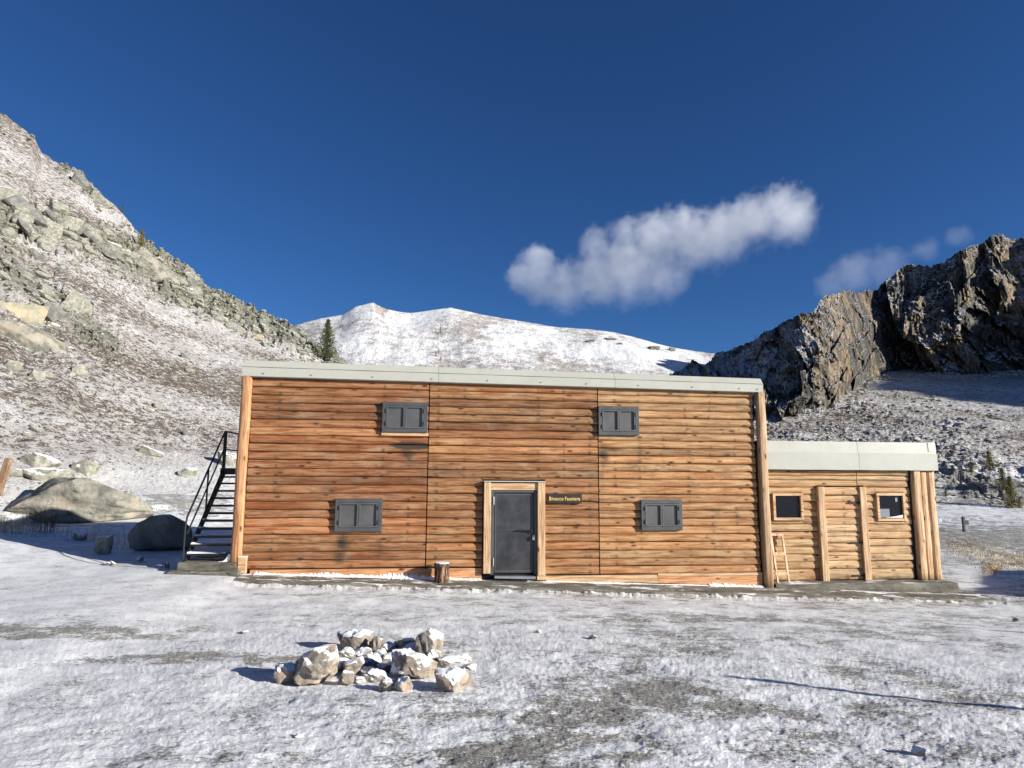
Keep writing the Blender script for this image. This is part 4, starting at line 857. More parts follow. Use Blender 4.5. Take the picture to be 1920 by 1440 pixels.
# chopping block
bm = bmesh.new(); n = 28; rings = []
for (z, r_) in ((-0.02, 0.175), (0.02, 0.168), (0.1, 0.160), (0.2, 0.158), (0.3, 0.163), (0.385, 0.168)):
    rings.append([bm.verts.new((r_ * (1 + 0.02 * math.sin(k * 2.3) + 0.025 * math.sin(k * 0.9 + z * 4)) * math.cos(2 * math.pi * k / n), r_ * (1 + 0.02 * math.sin(k * 3.1)) * math.sin(2 * math.pi * k / n), z)) for k in range(n)])
for a, b in zip(rings[:-1], rings[1:]):
    for k in range(n): bm.faces.new((a[k], a[(k + 1) % n], b[(k + 1) % n], b[k])).smooth = True
bm.faces.new(rings[-1]); me = bpy.data.meshes.new('chopping_block'); bm.to_mesh(me); bm.free()
cb = link('chopping_block', me, M['stump'], None, (4.37, -0.36, -0.08)); tag(cb, 'snow-topped bark-covered log block standing left of the hut door', 'log block')
mb = MB(); mb.tube((0, 0, 0.386), (0, 0, 0.404), 0.160, 0.150, 24); mb.build('snow_cap', M['snow'], cb)
# ------------------------------------------------------------------ rocks
def rock_mesh(name, seed, sub=3, cuts=14, sq=0.0, rough=0.05):
    """angular stone: an icosphere pressed onto random planes, roughened; unit half-size"""
    rnd = np.random.RandomState(seed); bm = bmesh.new(); bmesh.ops.create_icosphere(bm, subdivisions=sub, radius=1.0)
    P = np.array([v.co[:] for v in bm.verts]); P /= np.linalg.norm(P, axis=1)[:, None]
    n = rnd.normal(size=(cuts, 3)); n /= np.linalg.norm(n, axis=1)[:, None]; dd = rnd.uniform(0.62, 0.95, cuts)
    ax = np.array([[1, 0, 0], [-1, 0, 0], [0, 1, 0], [0, -1, 0], [0, 0, 1], [0, 0, -1]], float) + rnd.normal(size=(6, 3)) * 0.18; ax /= np.linalg.norm(ax, axis=1)[:, None]
    n = np.concatenate([n, ax]); dd = np.concatenate([dd, rnd.uniform(0.72, 0.9, 6)])
    c = P @ n.T; rr_ = np.where(c > 0.05, dd / np.maximum(c, 0.05), 9).min(1); rr_ = np.minimum(rr_, 1.35)
    q = P * rr_[:, None]
    for s_, a in ((2.3, rough), (5.5, rough * 0.5), (11, rough * 0.25), (23, rough * 0.16)):
        q += P * (a * (perlin(q[:, 0] * s_ + q[:, 2] * 1.7, q[:, 1] * s_ - q[:, 2] * s_ * 0.8, seed)))[:, None]
    q -= (q.max(0) + q.min(0)) / 2; q /= (q.max(0) - q.min(0)) / 2
    for v, p in zip(bm.verts, q): v.co = p
    me = bpy.data.meshes.new(name)
    for f in bm.faces: f.smooth = True
    bm.to_mesh(me); bm.free()
    try: me.set_sharp_from_angle(angle=R(28))
    except Exception: pass
    return me
def smooth_scale(me, sx, sy, sz):
    me.transform(Matrix.Diagonal((sx, sy, sz, 1))); return me
def px_scale(p): return abs((p - CAM) @ _fw) / FPX
def stone(name, px, pyb, w, h, mat, seed, label=None, cat='stone', group=None, depth=0.85, tilt=0.0, sink=0.12, sub=4, lift=0.0, cuts=14, rough=0.05, yaw=None, prof=None):
    p = ground_hit(px, pyb); k = px_scale(p); W_, H_ = w * k, h * k * 1.0; D_ = W_ * depth
    me = rock_mesh(name, seed, sub, cuts, rough=rough)
    if prof:
        for v in me.vertices: v.co.z = -1 + (v.co.z + 1) * float(np.interp(v.co.x, prof[0], prof[1]))
    smooth_scale(me, W_ / 2, D_ / 2, H_ / 2 * (1 + sink)); o = link(name, me, mat)
    az = az_of(px); q = p + (np.array([math.sin(az) * _r0[0] + math.cos(az) * _f0[0], math.sin(az) * _r0[1] + math.cos(az) * _f0[1], 0]) * D_ * 0.40)
    gz = min(float(H(q[0], q[1])), p[2] + 0.25 * H_)
    o.location = (q[0], q[1], gz + H_ / 2 * (1 - sink) + lift); o.rotation_euler = (R(random.Random(seed).uniform(-6, 6)), R(tilt), (yaw if yaw is not None else -az + YAW * 0))
    if label: tag(o, label, cat, group)
    return o
ms, mp = M['stone'], M['stone_pale']; RG_ = 'stones heaped in the ring of the fireplace'
SM = 'small snow-dusted stone half buried in the middle of the fire ring'
ring = [
 (589, 1289, 84, 66, mp, 3, 'biggest stone of the fire ring, bare beige face, left front', 0.9, -8),
 (534, 1284, 40, 32, ms, 8, 'grey snow-dusted stone in the shade left of the biggest fire ring stone', 0.9, 0),
 (667, 1225, 66, 42, ms, 5, 'broad snow-topped boulder at the back left of the fire ring', 0.8, 6),
 (706, 1230, 30, 34, ms, 6, 'brown leaning stone beside the snow-topped boulder at the back left', 0.7, 25),
 (728, 1230, 36, 24, ms, 7, 'small brown block in the gap at the back of the fire ring', 0.8, 0),
 (764, 1228, 50, 32, ms, 9, 'low snowy stone behind the ring, left of its tallest back stone', 0.8, 0),
 (802, 1238, 50, 56, mp, 10, 'tallest stone at the back right of the fire ring with a bare tan edge', 0.8, 14),
 (772, 1236, 46, 26, ms, 12, 'snow-covered slab leaning before the tallest back stone', 0.9, -10),
 (648, 1244, 34, 26, ms, 13, 'rounded stone under thick white snow, left of centre in the fire ring', 0.9, 0),
 (678, 1243, 38, 26, ms, 14, 'rounded stone under thick white snow, behind the brown cube in the fire ring', 0.9, 0),
 (640, 1262, 34, 22, ms, 15, 'dark shaded flat stone right of the biggest fire ring stone', 0.9, 0),
 (694, 1257, 38, 28, mp, 16, 'snow-capped brown cube in the middle of the fire ring', 0.9, 4),
 (733, 1250, 44, 24, ms, 17, 'flat snowy stone right of the brown cube', 0.9, -6),
 (663, 1270, 40, 30, ms, 18, 'smooth snow-coated stone sloping to the left front of the ring', 0.9, -18),
 (702, 1280, 46, 22, ms, 19, 'low dark brown stone with a snow rim, front centre of the fire ring', 0.7, 0),
 (649, 1288, 28, 26, mp, 20, 'small upright stone with white snow face, front left of centre', 0.8, 0),
 (736, 1262, 34, 20, ms, 21, 'shaded snowy stone just left of the long grey stone', 0.9, 0),
 (776, 1276, 82, 50, ms, 22, 'long grey rough stone with snow on its back, front right centre', 0.7, 6),
 (724, 1297, 28, 22, mp, 23, 'small pale stone at the very front of the fire ring', 0.9, 0),
 (756, 1298, 34, 30, mp, 24, 'tan block leaning on the long grey stone at the front', 0.9, 12),
 (853, 1298, 70, 44, mp, 25, 'rough tan stone at the right front end of the fire ring', 0.85, -4),
 (812, 1244, 30, 28, ms, 26, 'rounded tan stone at the foot of the tallest back stone', 0.9, 0),
 (858, 1243, 48, 16, ms, 27, 'flat reddish stone at the back right end of the fire ring', 0.8, 4),
 (880, 1258, 28, 12, ms, 28, 'flat small stone at the far right of the fire ring', 0.9, 0),
 (836, 1252, 32, 20, ms, 29, 'snowy lump between the tallest and the rough tan stone', 0.9, 0),
 (712, 1236, 24, 16, ms, 30, SM, 0.9, 0), (690, 1268, 26, 16, ms, 31, SM, 0.9, 0), (620, 1250, 26, 18, ms, 32, SM, 0.9, 0), (758, 1252, 24, 16, ms, 33, SM, 0.9, 0),
 (675, 1282, 22, 14, ms, 34, SM, 0.9, 0), (800, 1262, 24, 16, ms, 35, SM, 0.9, 0), (716, 1262, 22, 16, ms, 36, SM, 0.9, 0)]
for px, pyb, w, h, mt, sd, lb, dp, tl in ring: stone('fire_ring_stone', px, pyb, w * 1.10, h * 1.0, mt, sd, lb, 'stone', RG_, dp, tl, rough=0.10, cuts=18)
# boulders at the foot of the left hill
stone('boulder', 150, 982, 252, 92, M['rock_slab'], 61, 'huge pale slab boulder with a crack, lying at the foot of the left hill', 'boulder', None, 0.55, 0, 0.1, 5, cuts=26, rough=0.05, prof=([-1, -0.75, -0.35, 0.0, 0.4, 0.8, 1.0], [0.55, 0.78, 1.0, 0.92, 0.70, 0.58, 0.5]))
stone('boulder', 300, 1034, 112, 66, M['rock_dark'], 45, 'dark boulder in the shadow of the hut just left of the stair', 'boulder', None, 0.8, 0, 0.15, 4)
stone('boulder', 193, 1040, 30, 34, M['stone_pale'], 46, 'small sunlit block on the edge of the hut shadow left of the stair', 'boulder', None, 0.8, 0, 0.15, 3)
stone('boulder', 150, 1014, 24, 16, M['stone_pale'], 47, 'pale stone on the snow bank below the huge slab boulder', 'boulder', None, 0.9, 0, 0.1, 3)
stone('pebble', 207, 1061, 16, 7, M['stone'], 48, 'flat brown stone lying on the snow left of the stair plinth', 'stone'); stone('pebble', 262, 1053, 13, 8, M['stone_pale'], 49, 'pale stone in the shadow left of the stair', 'stone')
for i, (x, y, w, h, lb) in enumerate(((560, 1383, 18, 7, 'dark splinter of stone on the snow in front of the fire ring'), (1112, 1199, 16, 7, 'brown clod on the snow in front of the hut door'), (1010, 1187, 12, 6, 'small dark clod on the snow below the door step'), (1722, 1418, 26, 14, 'brown weathered stone at the lower right of the snow field'), (1905, 1166, 12, 8, 'pale pebble at the right edge of the snow field'), (460, 1188, 12, 5, 'dark pebble in the snow left of the fire ring'))):
    stone('pebble', x, y, w, h, M['stone'], 60 + i, lb, 'stone')
def hill_rock(name, px, py, w, h, mat, seed, label, group=None, depth=0.6, rot=0.0, sub=4, cuts=9, me=None, rough=0.05, cat='boulder'):
    p = ground_hit(px, py); k = px_scale(p)
    if me is None:
        me = rock_mesh(name, seed, sub, cuts, rough=rough); smooth_scale(me, w * k / 2, w * k * depth / 2, h * k / 2)
        o = link(name, me, mat)
    else:
        o = link(name, me, None); o.scale = (w * k / 2, w * k * depth / 2, h * k / 2)
    az = az_of(px); o.location = p; o.rotation_euler = (R(-14), R(rot), -az)
    return tag(o, label, cat, group)
hill_rock('boulder', 42, 640, 175, 74, M['rock_slab'], 71, 'long smooth slab boulder sloping down at the left edge of the hillside', None, 0.4, 17, 5, 7, rough=0.03)
hill_rock('boulder', 35, 588, 84, 62, M['rock_warm'], 72, 'peach-coloured split boulder above the long slab at the left edge', None, 0.6, 8, 4, 8)
hill_rock('boulder', 144, 580, 54, 50, M['rock'], 73, 'rounded grey-green boulder with cracks standing alone on the snowy hillside', None, 0.7, 20)
hill_rock('boulder', 98, 590, 50, 34, M['rock_dark'], 74, 'dark shaded rock between the peach boulder and the rounded green one', None, 0.6, 25)
hill_rock('boulder', 98, 615, 34, 22, M['rock'], 75, 'pale small boulder below the dark shaded rock', None, 0.6, 10)
hill_rock('boulder', 52, 405, 90, 30, M['rock_dark'], 76, 'long dark grey outcrop high in the rock band of the left hill', None, 0.5, 32)
hill_rock('boulder', 88, 428, 60, 44, M['rock'], 77, 'angular green outcrop next to the long dark one in the rock band', None, 0.5, 20)
hill_rock('boulder', 128, 425, 44, 46, M['rock'], 86, 'tall block right of the angular green outcrop in the rock band', None, 0.5, 10)
hill_rock('boulder', 152, 345, 38, 26, M['rock_dark'], 78, 'brown-grey rock on the snow high under the skyline of the left hill', None, 0.6, 30)
hill_rock('boulder', 185, 378, 46, 34, M['rock'], 79, 'grey rock just below the skyline above the rock band', None, 0.6, 35)
hill_rock('boulder', 292, 512, 110, 36, M['rock_slab'], 80, 'long pale sloping outcrop in the middle of the rock band', None, 0.4, 33, 5, 7)
hill_rock('boulder', 212, 468, 44, 34, M['rock'], 81, 'grey block at the upper left end of the long pale outcrop', None, 0.6, 15)
hill_rock('boulder', 12, 370, 44, 60, M['rock'], 82, 'yellow-green tall rock at the left edge high on the hill', None, 0.5, 10)
hill_rock('boulder', 75, 868, 66, 40, M['rock'], 83, 'mossy boulder behind the huge slab at the foot of the hill', None, 0.7, 5)
hill_rock('boulder', 92, 895, 88, 36, M['rock'], 84, 'flat greenish rock resting on the back of the huge slab boulder', None, 0.6, 5)
hill_rock('boulder', 158, 884, 50, 42, M['rock'], 85, 'cracked green boulder behind the right half of the huge slab', None, 0.7, 10)
hill_rock('boulder', 20, 888, 48, 28, M['rock'], 87, 'low grey-green rock behind the leaning wooden post', None, 0.7, 5)
hill_rock('boulder', 282, 850, 44, 22, M['rock'], 88, 'low grey rock alone on the slope left of the stair landing', None, 0.7, 20)
hill_rock('boulder', 350, 888, 34, 24, M['rock'], 89, 'small grey rock on the snow just left of the steel stair', None, 0.7, 10)
hill_rock('boulder', 428, 868, 40, 44, M['rock'], 90, 'grey-green rock seen through the railing of the steel stair', None, 0.7, 0)
hill_rock('boulder', 20, 690, 34, 26, M['rock'], 91, 'small green rock in the snow below the long slab at the left edge', None, 0.7, 10)
hill_rock('boulder', 70, 708, 28, 30, M['rock'], 92, 'grey pointed rock at the lower edge of the snow patch under the long slab', None, 0.7, 0)
hill_rock('boulder', 148, 700, 30, 34, M['rock'], 93, 'upright grey rock at the right end of the snow patch under the long slab', None, 0.7, 0)
hill_rock('boulder', 452, 622, 24, 14, M['rock_warm'], 94, 'peach rock in the scree above the left end of the hut roof', None, 0.7, 10)
hill_rock('boulder', 478, 634, 30, 14, M['rock_warm'], 95, 'second peach rock in the scree, lower and nearer the hut roof', None, 0.7, 10)
# boulders of the rock band, one object each, sharing a few meshes
rnd = random.Random(99)
variants = [rock_mesh('band_boulder', 200 + i, 3, 10, rough=0.06) for i in range(10)]
for i, v in enumerate(variants): v.materials.append(M['rock'] if i % 4 else M['rock_dark'])
def along(pts, t):
    t = t * (len(pts) - 1); i = min(int(t), len(pts) - 2); f = t - i; return pts[i][0] + (pts[i + 1][0] - pts[i][0]) * f, pts[i][1] + (pts[i + 1][1] - pts[i][1]) * f
bandp = [(5, 395), (70, 425), (150, 445), (230, 480), (330, 532), (430, 585), (520, 622), (600, 660)]
n_ = 0
def bandlab(x, s):
    w = ['at its high upper left end', 'in its middle', 'at its low right end above the hut roof'][0 if x < 160 else 1 if x < 380 else 2]; z = 'bigger' if s > 20 else 'smaller'
    return z + ' boulder of the hillside rock band ' + w, z + ' boulders of the rock band ' + w
for i in range(175):
    t = rnd.random() ** 0.85; x, y = along(bandp, t); sp = 26 * (1 - 0.35 * t); y += rnd.gauss(0, sp); x += rnd.gauss(0, 8)
    ys = np.interp(x, [0, 62, 100, 148, 230, 300, 400, 500, 545, 600, 640], [209, 250, 300, 318, 397, 472, 540, 590, 610, 655, 672])
    if y < ys + 6 or y > 700: continue
    s = rnd.uniform(10, 30) * (1.35 - 0.7 * t); hill_rock('boulder', x, y, s, s * rnd.uniform(0.5, 0.9), None, 0, *bandlab(x, s), 0.8, rnd.uniform(0, 40), me=rnd.choice(variants))
for i in range(26):
    x, y = along([(0, 505), (60, 535), (95, 560)], rnd.random()); x += rnd.gauss(0, 8); y += rnd.gauss(0, 20); s = rnd.uniform(12, 34)
    if x < -20: continue
    hill_rock('boulder', x, y, s, s * rnd.uniform(0.4, 0.7), None, 0, 'grey-green boulder in the cluster above the peach-coloured rock at the left edge', 'boulders above the peach-coloured rock', 0.8, rnd.uniform(10, 40), me=rnd.choice(variants))
for i in range(30):
    x = rnd.uniform(0, 450); y = rnd.uniform(640, 860) if rnd.random() < 0.7 else rnd.uniform(450, 640)
    if x > 440 and y > 660: continue
    ys = np.interp(x, [0, 150, 300, 400, 500], [420, 480, 560, 620, 650])
    if y < ys: continue
    s = rnd.uniform(8, 22); hill_rock('boulder', x, y, s, s * rnd.uniform(0.5, 0.8), None, 0, 'small lone rock showing through the thin snow of the lower left hillside', 'scattered rocks on the lower left hillside', 0.8, rnd.uniform(0, 40), me=rnd.choice(variants))
# loose scree as one mass on either slope
def scree(name, wgt, count, smin, smax, mat, seed):
    rs = np.random.RandomState(seed); vis = (np.abs(AG) < R(40.5)) & (RG < 190); w = (wgt * vis).ravel(); cs = np.cumsum(w); pick = np.searchsorted(cs, rs.rand(count) * cs[-1])
    base = [rock_mesh('t', 300 + i, 1, 8, rough=0.08) for i in range(6)]; Vb = [np.array([v.co[:] for v in b.vertices]) for b in base]; Fb = [np.array([p.vertices[:] for p in b.polygons]) for b in base]
    Vs, Fs = [], []; n0 = 0; gx, gy, gz, gr = GX.ravel(), GY.ravel(), GZ2.ravel(), RG.ravel()
    for k, id_ in enumerate(pick):
        j = k % 6; s = (smin + (smax - smin) * rs.rand() ** 2.5) * gr[id_] / FPX / 2; a = rs.rand() * 6.28; v = Vb[j] * np.array([s, s * 0.8, s * rs.uniform(0.45, 0.85)])
        t_ = rs.uniform(-0.5, 0.5); v = v @ np.array([[1, 0, 0], [0, math.cos(t_), -math.sin(t_)], [0, math.sin(t_), math.cos(t_)]]); v = v @ np.array([[math.cos(a), -math.sin(a), 0], [math.sin(a), math.cos(a), 0], [0, 0, 1]])
        Vs.append(v + np.array([gx[id_] + rs.uniform(-.05, .05), gy[id_], gz[id_]])); Fs.append(Fb[j] + n0); n0 += len(v)
    me = npmesh(name, np.concatenate(Vs), np.concatenate(Fs), None, smooth=False)
    for b in base: bpy.data.meshes.remove(b)
    o = link(name, me, mat); return o
isL = (isl > 0.5); isR_ = (isr > 0.5)
M['scree'] = m_rock('scree_rock', (0.10, 0.10, 0.075), (0.28, 0.28, 0.205), 0.8, sc=1.6, snowz=0.8)
M['scree_dark'] = m_rock('slope_rubble', (0.14, 0.13, 0.11), (0.33, 0.31, 0.26), 0.9, sc=1.2, snowz=0.75)
tag(scree('scree', isL * (rockm ** 1.5), 5500, 3.0, 12, M['scree'], 5), 'broken grey-green rubble filling the rock band on the left hillside', 'scree', None, 'stuff')
tag(scree('stones', isL * (0.15 + sst(0.3, 0.9, thinL)), 3500, 2, 7, M['scree'], 6), 'small stones poking through thin snow over the left hillside', 'stones', None, 'stuff')
tag(scree('rubble', isR_ * (0.08 + scr ** 1.5), 5000, 2, 9, M['scree_dark'], 7), 'grey rubble strewn over the slope behind the annex', 'rubble', None, 'stuff')
# ------------------------------------------------------------------ trees
def conifer(name, h, w, mat, seed, dens=1.0, ragged=0.3):
    rs = np.random.RandomState(seed); root = empty(name)
    mb = MB(); mb.tube((0, 0, -0.3), (0, 0, h * 0.5), h * 0.022, h * 0.012, 8); mb.tube((0, 0, h * 0.5), (0, 0, h * 0.98), h * 0.012, h * 0.002, 6); mb.build('trunk', M['bark'], root)
    vs = []; fs = []; nb = int(150 * dens)
    for i in range(nb):
        t = (i + rs.rand()) / nb; z = h * (0.06 + 0.93 * t); L = w / 2 * (1 - t) ** 0.85 * (1 - ragged * rs.rand()) + 0.02 * w; a = i * 2.4 + rs.rand() * 0.7
        if t < 0.08: L *= 0.7
        up = rs.uniform(-0.35, 0.05) + 0.7 * t; nd = int(10 + 26 * L / (w / 2))
        ca, sa = math.cos(a), math.sin(a)
        for k in range(nd):
            u = (k + rs.rand()) / nd; px_ = L * u; side = (rs.rand() - .5) * 0.55 * L * (0.35 + 0.8 * (1 - u)); zz = z + px_ * up * (0.6 + 0.6 * u) + rs.normal() * 0.012 * h - 0.10 * L * (1 - u) * 0
            c = np.array([ca * px_ - sa * side, sa * px_ + ca * side, zz]); sz = 0.020 * h * rs.uniform(0.6, 1.5)
            d1_ = rs.normal(size=3); d1_[2] -= 0.5; d1_ /= np.linalg.norm(d1_); d2_ = np.cross(d1_, rs.normal(size=3)); d2_ /= np.linalg.norm(d2_) + 1e-6
            n = len(vs); vs += [tuple(c - d2_ * sz * 0.35), tuple(c + d2_ * sz * 0.35), tuple(c + d1_ * sz * 1.7)]; fs.append((n, n + 1, n + 2))
    me = bpy.data.meshes.new('crown'); me.from_pydata(vs, [], fs); link('crown', me, mat, root); return root
def plant(root, px, pyb, hpx, h, label, cat='tree', group=None, rz=0.0, front=None):
    p = ground_hit(px, pyb) if front is None else front; root.location = (p[0], p[1], p[2] - 0.05); s = hpx * px_scale(p) / h; root.scale = (s, s, s); root.rotation_euler = (0, 0, rz); tag(root, label, cat, group); return root
def copy_tree(o):
    r_ = o.copy(); COL.objects.link(r_)
    for c in list(o.children): d_ = c.copy(); COL.objects.link(d_); d_.parent = r_
    return r_
t1 = conifer('spruce_tree', 6.0, 4.3, M['spruce'], 1, 1.3); plant(t1, 610, 664, 80, 6.0, 'dark green spruce standing on the ridge above the left end of the hut roof', front=ground_hit(612, 676))
t2 = conifer('larch_tree', 4.0, 2.6, M['larch'], 2, 0.8, 0.5); plant(t2, 265, 462, 36, 4.0, 'bushy olive-yellow conifer in the rock band below the left skyline')
t3 = conifer('pine_tree', 3.0, 1.9, M['spruce'], 3, 0.35, 0.6); plant(t3, 229, 399, 20, 3.0, 'tiny dark conifer standing on the left skyline')
LT = 'small yellow-green conifer on the rubble slope right of the annex'
for i, (x, yb, hp, lb) in enumerate(((1856, 880, 36, 'uppermost yellow-green conifer on the rubble slope right of the annex'), (1882, 918, 42, 'middle yellow-green conifer of the three on the slope right of the annex'), (1898, 952, 60, 'largest dark green conifer at the right edge of the slope'))):
    t_ = copy_tree(t2); plant(t_, x, yb, hp, 4.0, lb, rz=i * 1.3)
    t_.scale = (t_.scale[0] * (1.9, 1.6, 1.4)[i], t_.scale[1] * (1.9, 1.6, 1.4)[i], t_.scale[2])
for i, (x, yb, hp, lb) in enumerate(((1822, 884, 12, 'low dark shrub left of the uppermost conifer on the right slope'), (1774, 930, 16, 'low dark shrub just right of the annex roof corner'), (1912, 952, 18, 'low bush at the foot of the largest conifer at the right edge'))):
    t_ = copy_tree(t2); t_.name = 'shrub'; plant(t_, x, yb, hp, 4.0, lb, 'shrub', rz=i); t_.scale = (t_.scale[0] * 1.8, t_.scale[1] * 1.8, t_.scale[2])
def on_far(px, py, rr_=600.):
    """point of the distant mountain's face seen at this pixel"""
    az = az_of(px); j = int(np.argmin(np.abs(MA - az))); prof = (MZ[:, j] - CAM[2]) / MR[:, j]; e = elev(px, py); i = int(np.argmax(prof >= e)); r_ = MR[i, j]; x, y = unpolar(az, r_); return np.array([x, y, MZ[i, j]])
FG = 'tiny conifers dotted over the distant white mountain'
for i, (x, yb, hp) in enumerate(((820, 626, 12), (812, 668, 9), (817, 664, 9), (808, 650, 5), (822, 678, 9), (845, 657, 4), (783, 591, 5), (700, 625, 5), (880, 681, 4), (930, 669, 4), (820, 612, 4))):
    t_ = copy_tree(t3); p = on_far(x, yb); plant(t_, x, yb, hp * 1.1, 3.0, ['tiny conifer high on the gully of the distant mountain, just under the saddle', 'tiny conifer in the middle cluster of the gully, upper left one', 'tiny conifer in the middle cluster of the gully, right one', 'tiny bush left of the middle cluster of the gully', 'tiny conifer at the bottom of the gully just above the hut roof', 'tiny bush right of the gully on the snow face', 'tiny dark bush on the saddle of the mountain skyline', 'tiny dark bush below the rocky mountain summit', 'tiny dark dot of a bush just above the roof, right of the gully', 'lone tiny bush farthest right on the snow face', 'tiny bush topmost in the gully of the mountain'][i], 'tree', FG, i, front=p); t_.scale = (t_.scale[0] * 1.3, t_.scale[1] * 1.3, t_.scale[2])
for i, (x, yb, hp) in enumerate(((1428, 634, 10), (1434, 630, 7), (1446, 622, 7), (1395, 650, 7))):
    t_ = copy_tree(t3); az = az_of(x); xx, yy = unpolar(az, 216.); t_.name = 'pine_tree'; plant(t_, x, yb, hp, 3.0, ['second of the tiny conifers on the left shoulder of the cliff skyline', 'third of the tiny conifers on the cliff skyline from the left', 'rightmost tiny conifer on the cliff skyline', 'leftmost tiny conifer low on the cliff skyline'][i], 'tree', 'tiny conifers on the cliff skyline', i, front=np.array([xx, yy, CAM[2] + 216 * elev(x, yb + 2)]))
# far scrub patches
for i, (x, y, w, h) in enumerate(((1110, 641, 20, 8), (1150, 637, 26, 8), (1166, 645, 16, 6), (1232, 655, 26, 10), (1268, 658, 16, 12), (712, 605, 0, 0))):
    if not w: continue
    p = on_far(x, y); k = px_scale(p); me = rock_mesh('outcrop', 500 + i, 4, 8, rough=0.25); smooth_scale(me, w * k / 2, w * k * .3, h * k / 2); o = link('outcrop', me, M['scree_dark']); o.location = p; tag(o, ['leftmost dark outcrop on the distant snow slope', 'second outcrop from the left, broad and low, on the distant snow slope', 'small third outcrop from the left on the distant snow slope', 'broad fourth outcrop near the right end of the distant ridge', 'rightmost pointed outcrop on the distant ridge, beside the shaded snow'][i], 'outcrop', 'outcrops on the distant mountain')
# ------------------------------------------------------------------ dry grass
def blades(name, spots, hmin, hmax, wd, mat, seed, lean=0.5):
    rs = np.random.RandomState(seed); V_, F_ = [], []; n0 = 0
    for (p, s) in spots:
        h = rs.uniform(hmin, hmax) * s; a = rs.rand() * 6.28; l = rs.normal() * lean * h; dx, dy = math.cos(a), math.sin(a); x, y, z = p; w = wd * s
        V_ += [(x - dy * w, y + dx * w, z), (x + dy * w, y - dx * w, z), (x + dx * l * .35 + dy * w * .7, y + dy * l * .35 - dx * w * .7, z + h * .6), (x + dx * l * .35 - dy * w * .7, y + dy * l * .35 + dx * w * .7, z + h * .6), (x + dx * l, y + dy * l, z + h)]
        F_ += [(n0, n0 + 1, n0 + 2, n0 + 3), (n0 + 3, n0 + 2, n0 + 4)]; n0 += 5
    me = bpy.data.meshes.new(name); me.from_pydata(V_, [], F_); return link(name, me, mat)
rs = np.random.RandomState(3); sp = []
for i in range(420):
    px_ = rs.uniform(-10, 240); py_ = np.interp(px_, [0, 100, 170, 240], [992, 1000, 1010, 1040]) + rs.normal() * 6
    if rs.rand() < 0.5: px_, py_ = rs.normal(20, 25), rs.normal(992, 5)
    p = ground_hit(px_, py_); sp.append((p, 1.0))
tag(blades('dry_grass', sp, 0.12, 0.5, 0.006, M['straw'], 1, 0.35), 'dry straw stems along the snow bank left of the stair', 'grass', None, 'stuff')
sp = []
for i in range(2600):
    px_ = rs.uniform(1775, 1960); py_ = np.interp(px_, [1775, 1850, 1960], [1022, 1038, 1062]) + rs.normal() * 11; sp.append((ground_hit(px_, py_), 1.0))
for i in range(500): sp.append((ground_hit(rs.normal(1862, 12), rs.normal(1066, 7)), 1.0))
tag(blades('yellow_grass', sp, 0.03, 0.10, 0.010, M['straw'], 2, 1.6), 'flattened pale yellow grass on the snowy ground right of the annex', 'grass', None, 'stuff')
def shrub(name, px, pyb, hpx, n, seed, label, mat=None):
    p = ground_hit(px, pyb); k = px_scale(p); h = hpx * k; rs_ = np.random.RandomState(seed); mb = MB()
    for i in range(n):
        a = rs_.rand() * 6.28; b = Vector((rs_.normal() * h * .25, rs_.normal() * h * .25, 0)); tip = b + Vector((math.cos(a) * h * .18, math.sin(a) * h * .18, h * rs_.uniform(.6, 1.0))); mb.tube(b, tip, 0.008, 0.003, 4, False)
        for j in range(5):
            c = b.lerp(tip, rs_.uniform(.3, 1)); mb.tube(c, c + Vector(rs_.normal(size=3) * h * .07), 0.006, 0.004, 3, False)
    o = mb.build(name, mat or M['twig']); o.location = p; return tag(o, label, 'plant')
shrub('dry_shrub', 85, 998, 44, 26, 1, 'brown leafless shrub in front of the huge slab boulder'); shrub('dry_shrub', 205, 1022, 42, 12, 2, 'tall thin straw-coloured stems behind the small sunlit block', M['straw'])
shrub('dry_shrub', 275, 970, 26, 30, 3, 'low rust-brown bush at the right end of the huge slab boulder'); shrub('dry_shrub', 312, 1066, 14, 10, 4, 'small dark twigs in the shadow just left of the stair plinth')
# ------------------------------------------------------------------ posts
p = ground_hit(2, 930); k = px_scale(p); mb = MB(); L = 80 * k
mb.bar((p[0] - 0.25, p[1], p[2] - 0.4), (p[0] + 0.17, p[1], p[2] + 70 * k), 0.30, 0.22); o = mb.build('wooden_post', M['post_old'], None, 0.01); tag(o, 'thick brown wooden post leaning in at the left edge', 'post')
p = ground_hit(1808, 997); k = px_scale(p); sp_ = empty('trail_post', tuple(p)); tag(sp_, 'thin dark trail post with a small sign plate on the slope right of the annex', 'post')
mb = MB(); mb.box(-.05, .05, -.05, .05, -.2, 28 * k); mb.build('pole', M['steel'], sp_); mb = MB(); mb.box(0.06, 0.28, -.02, .02, 13 * k, 21 * k); mb.build('plate', M['steel'], sp_)
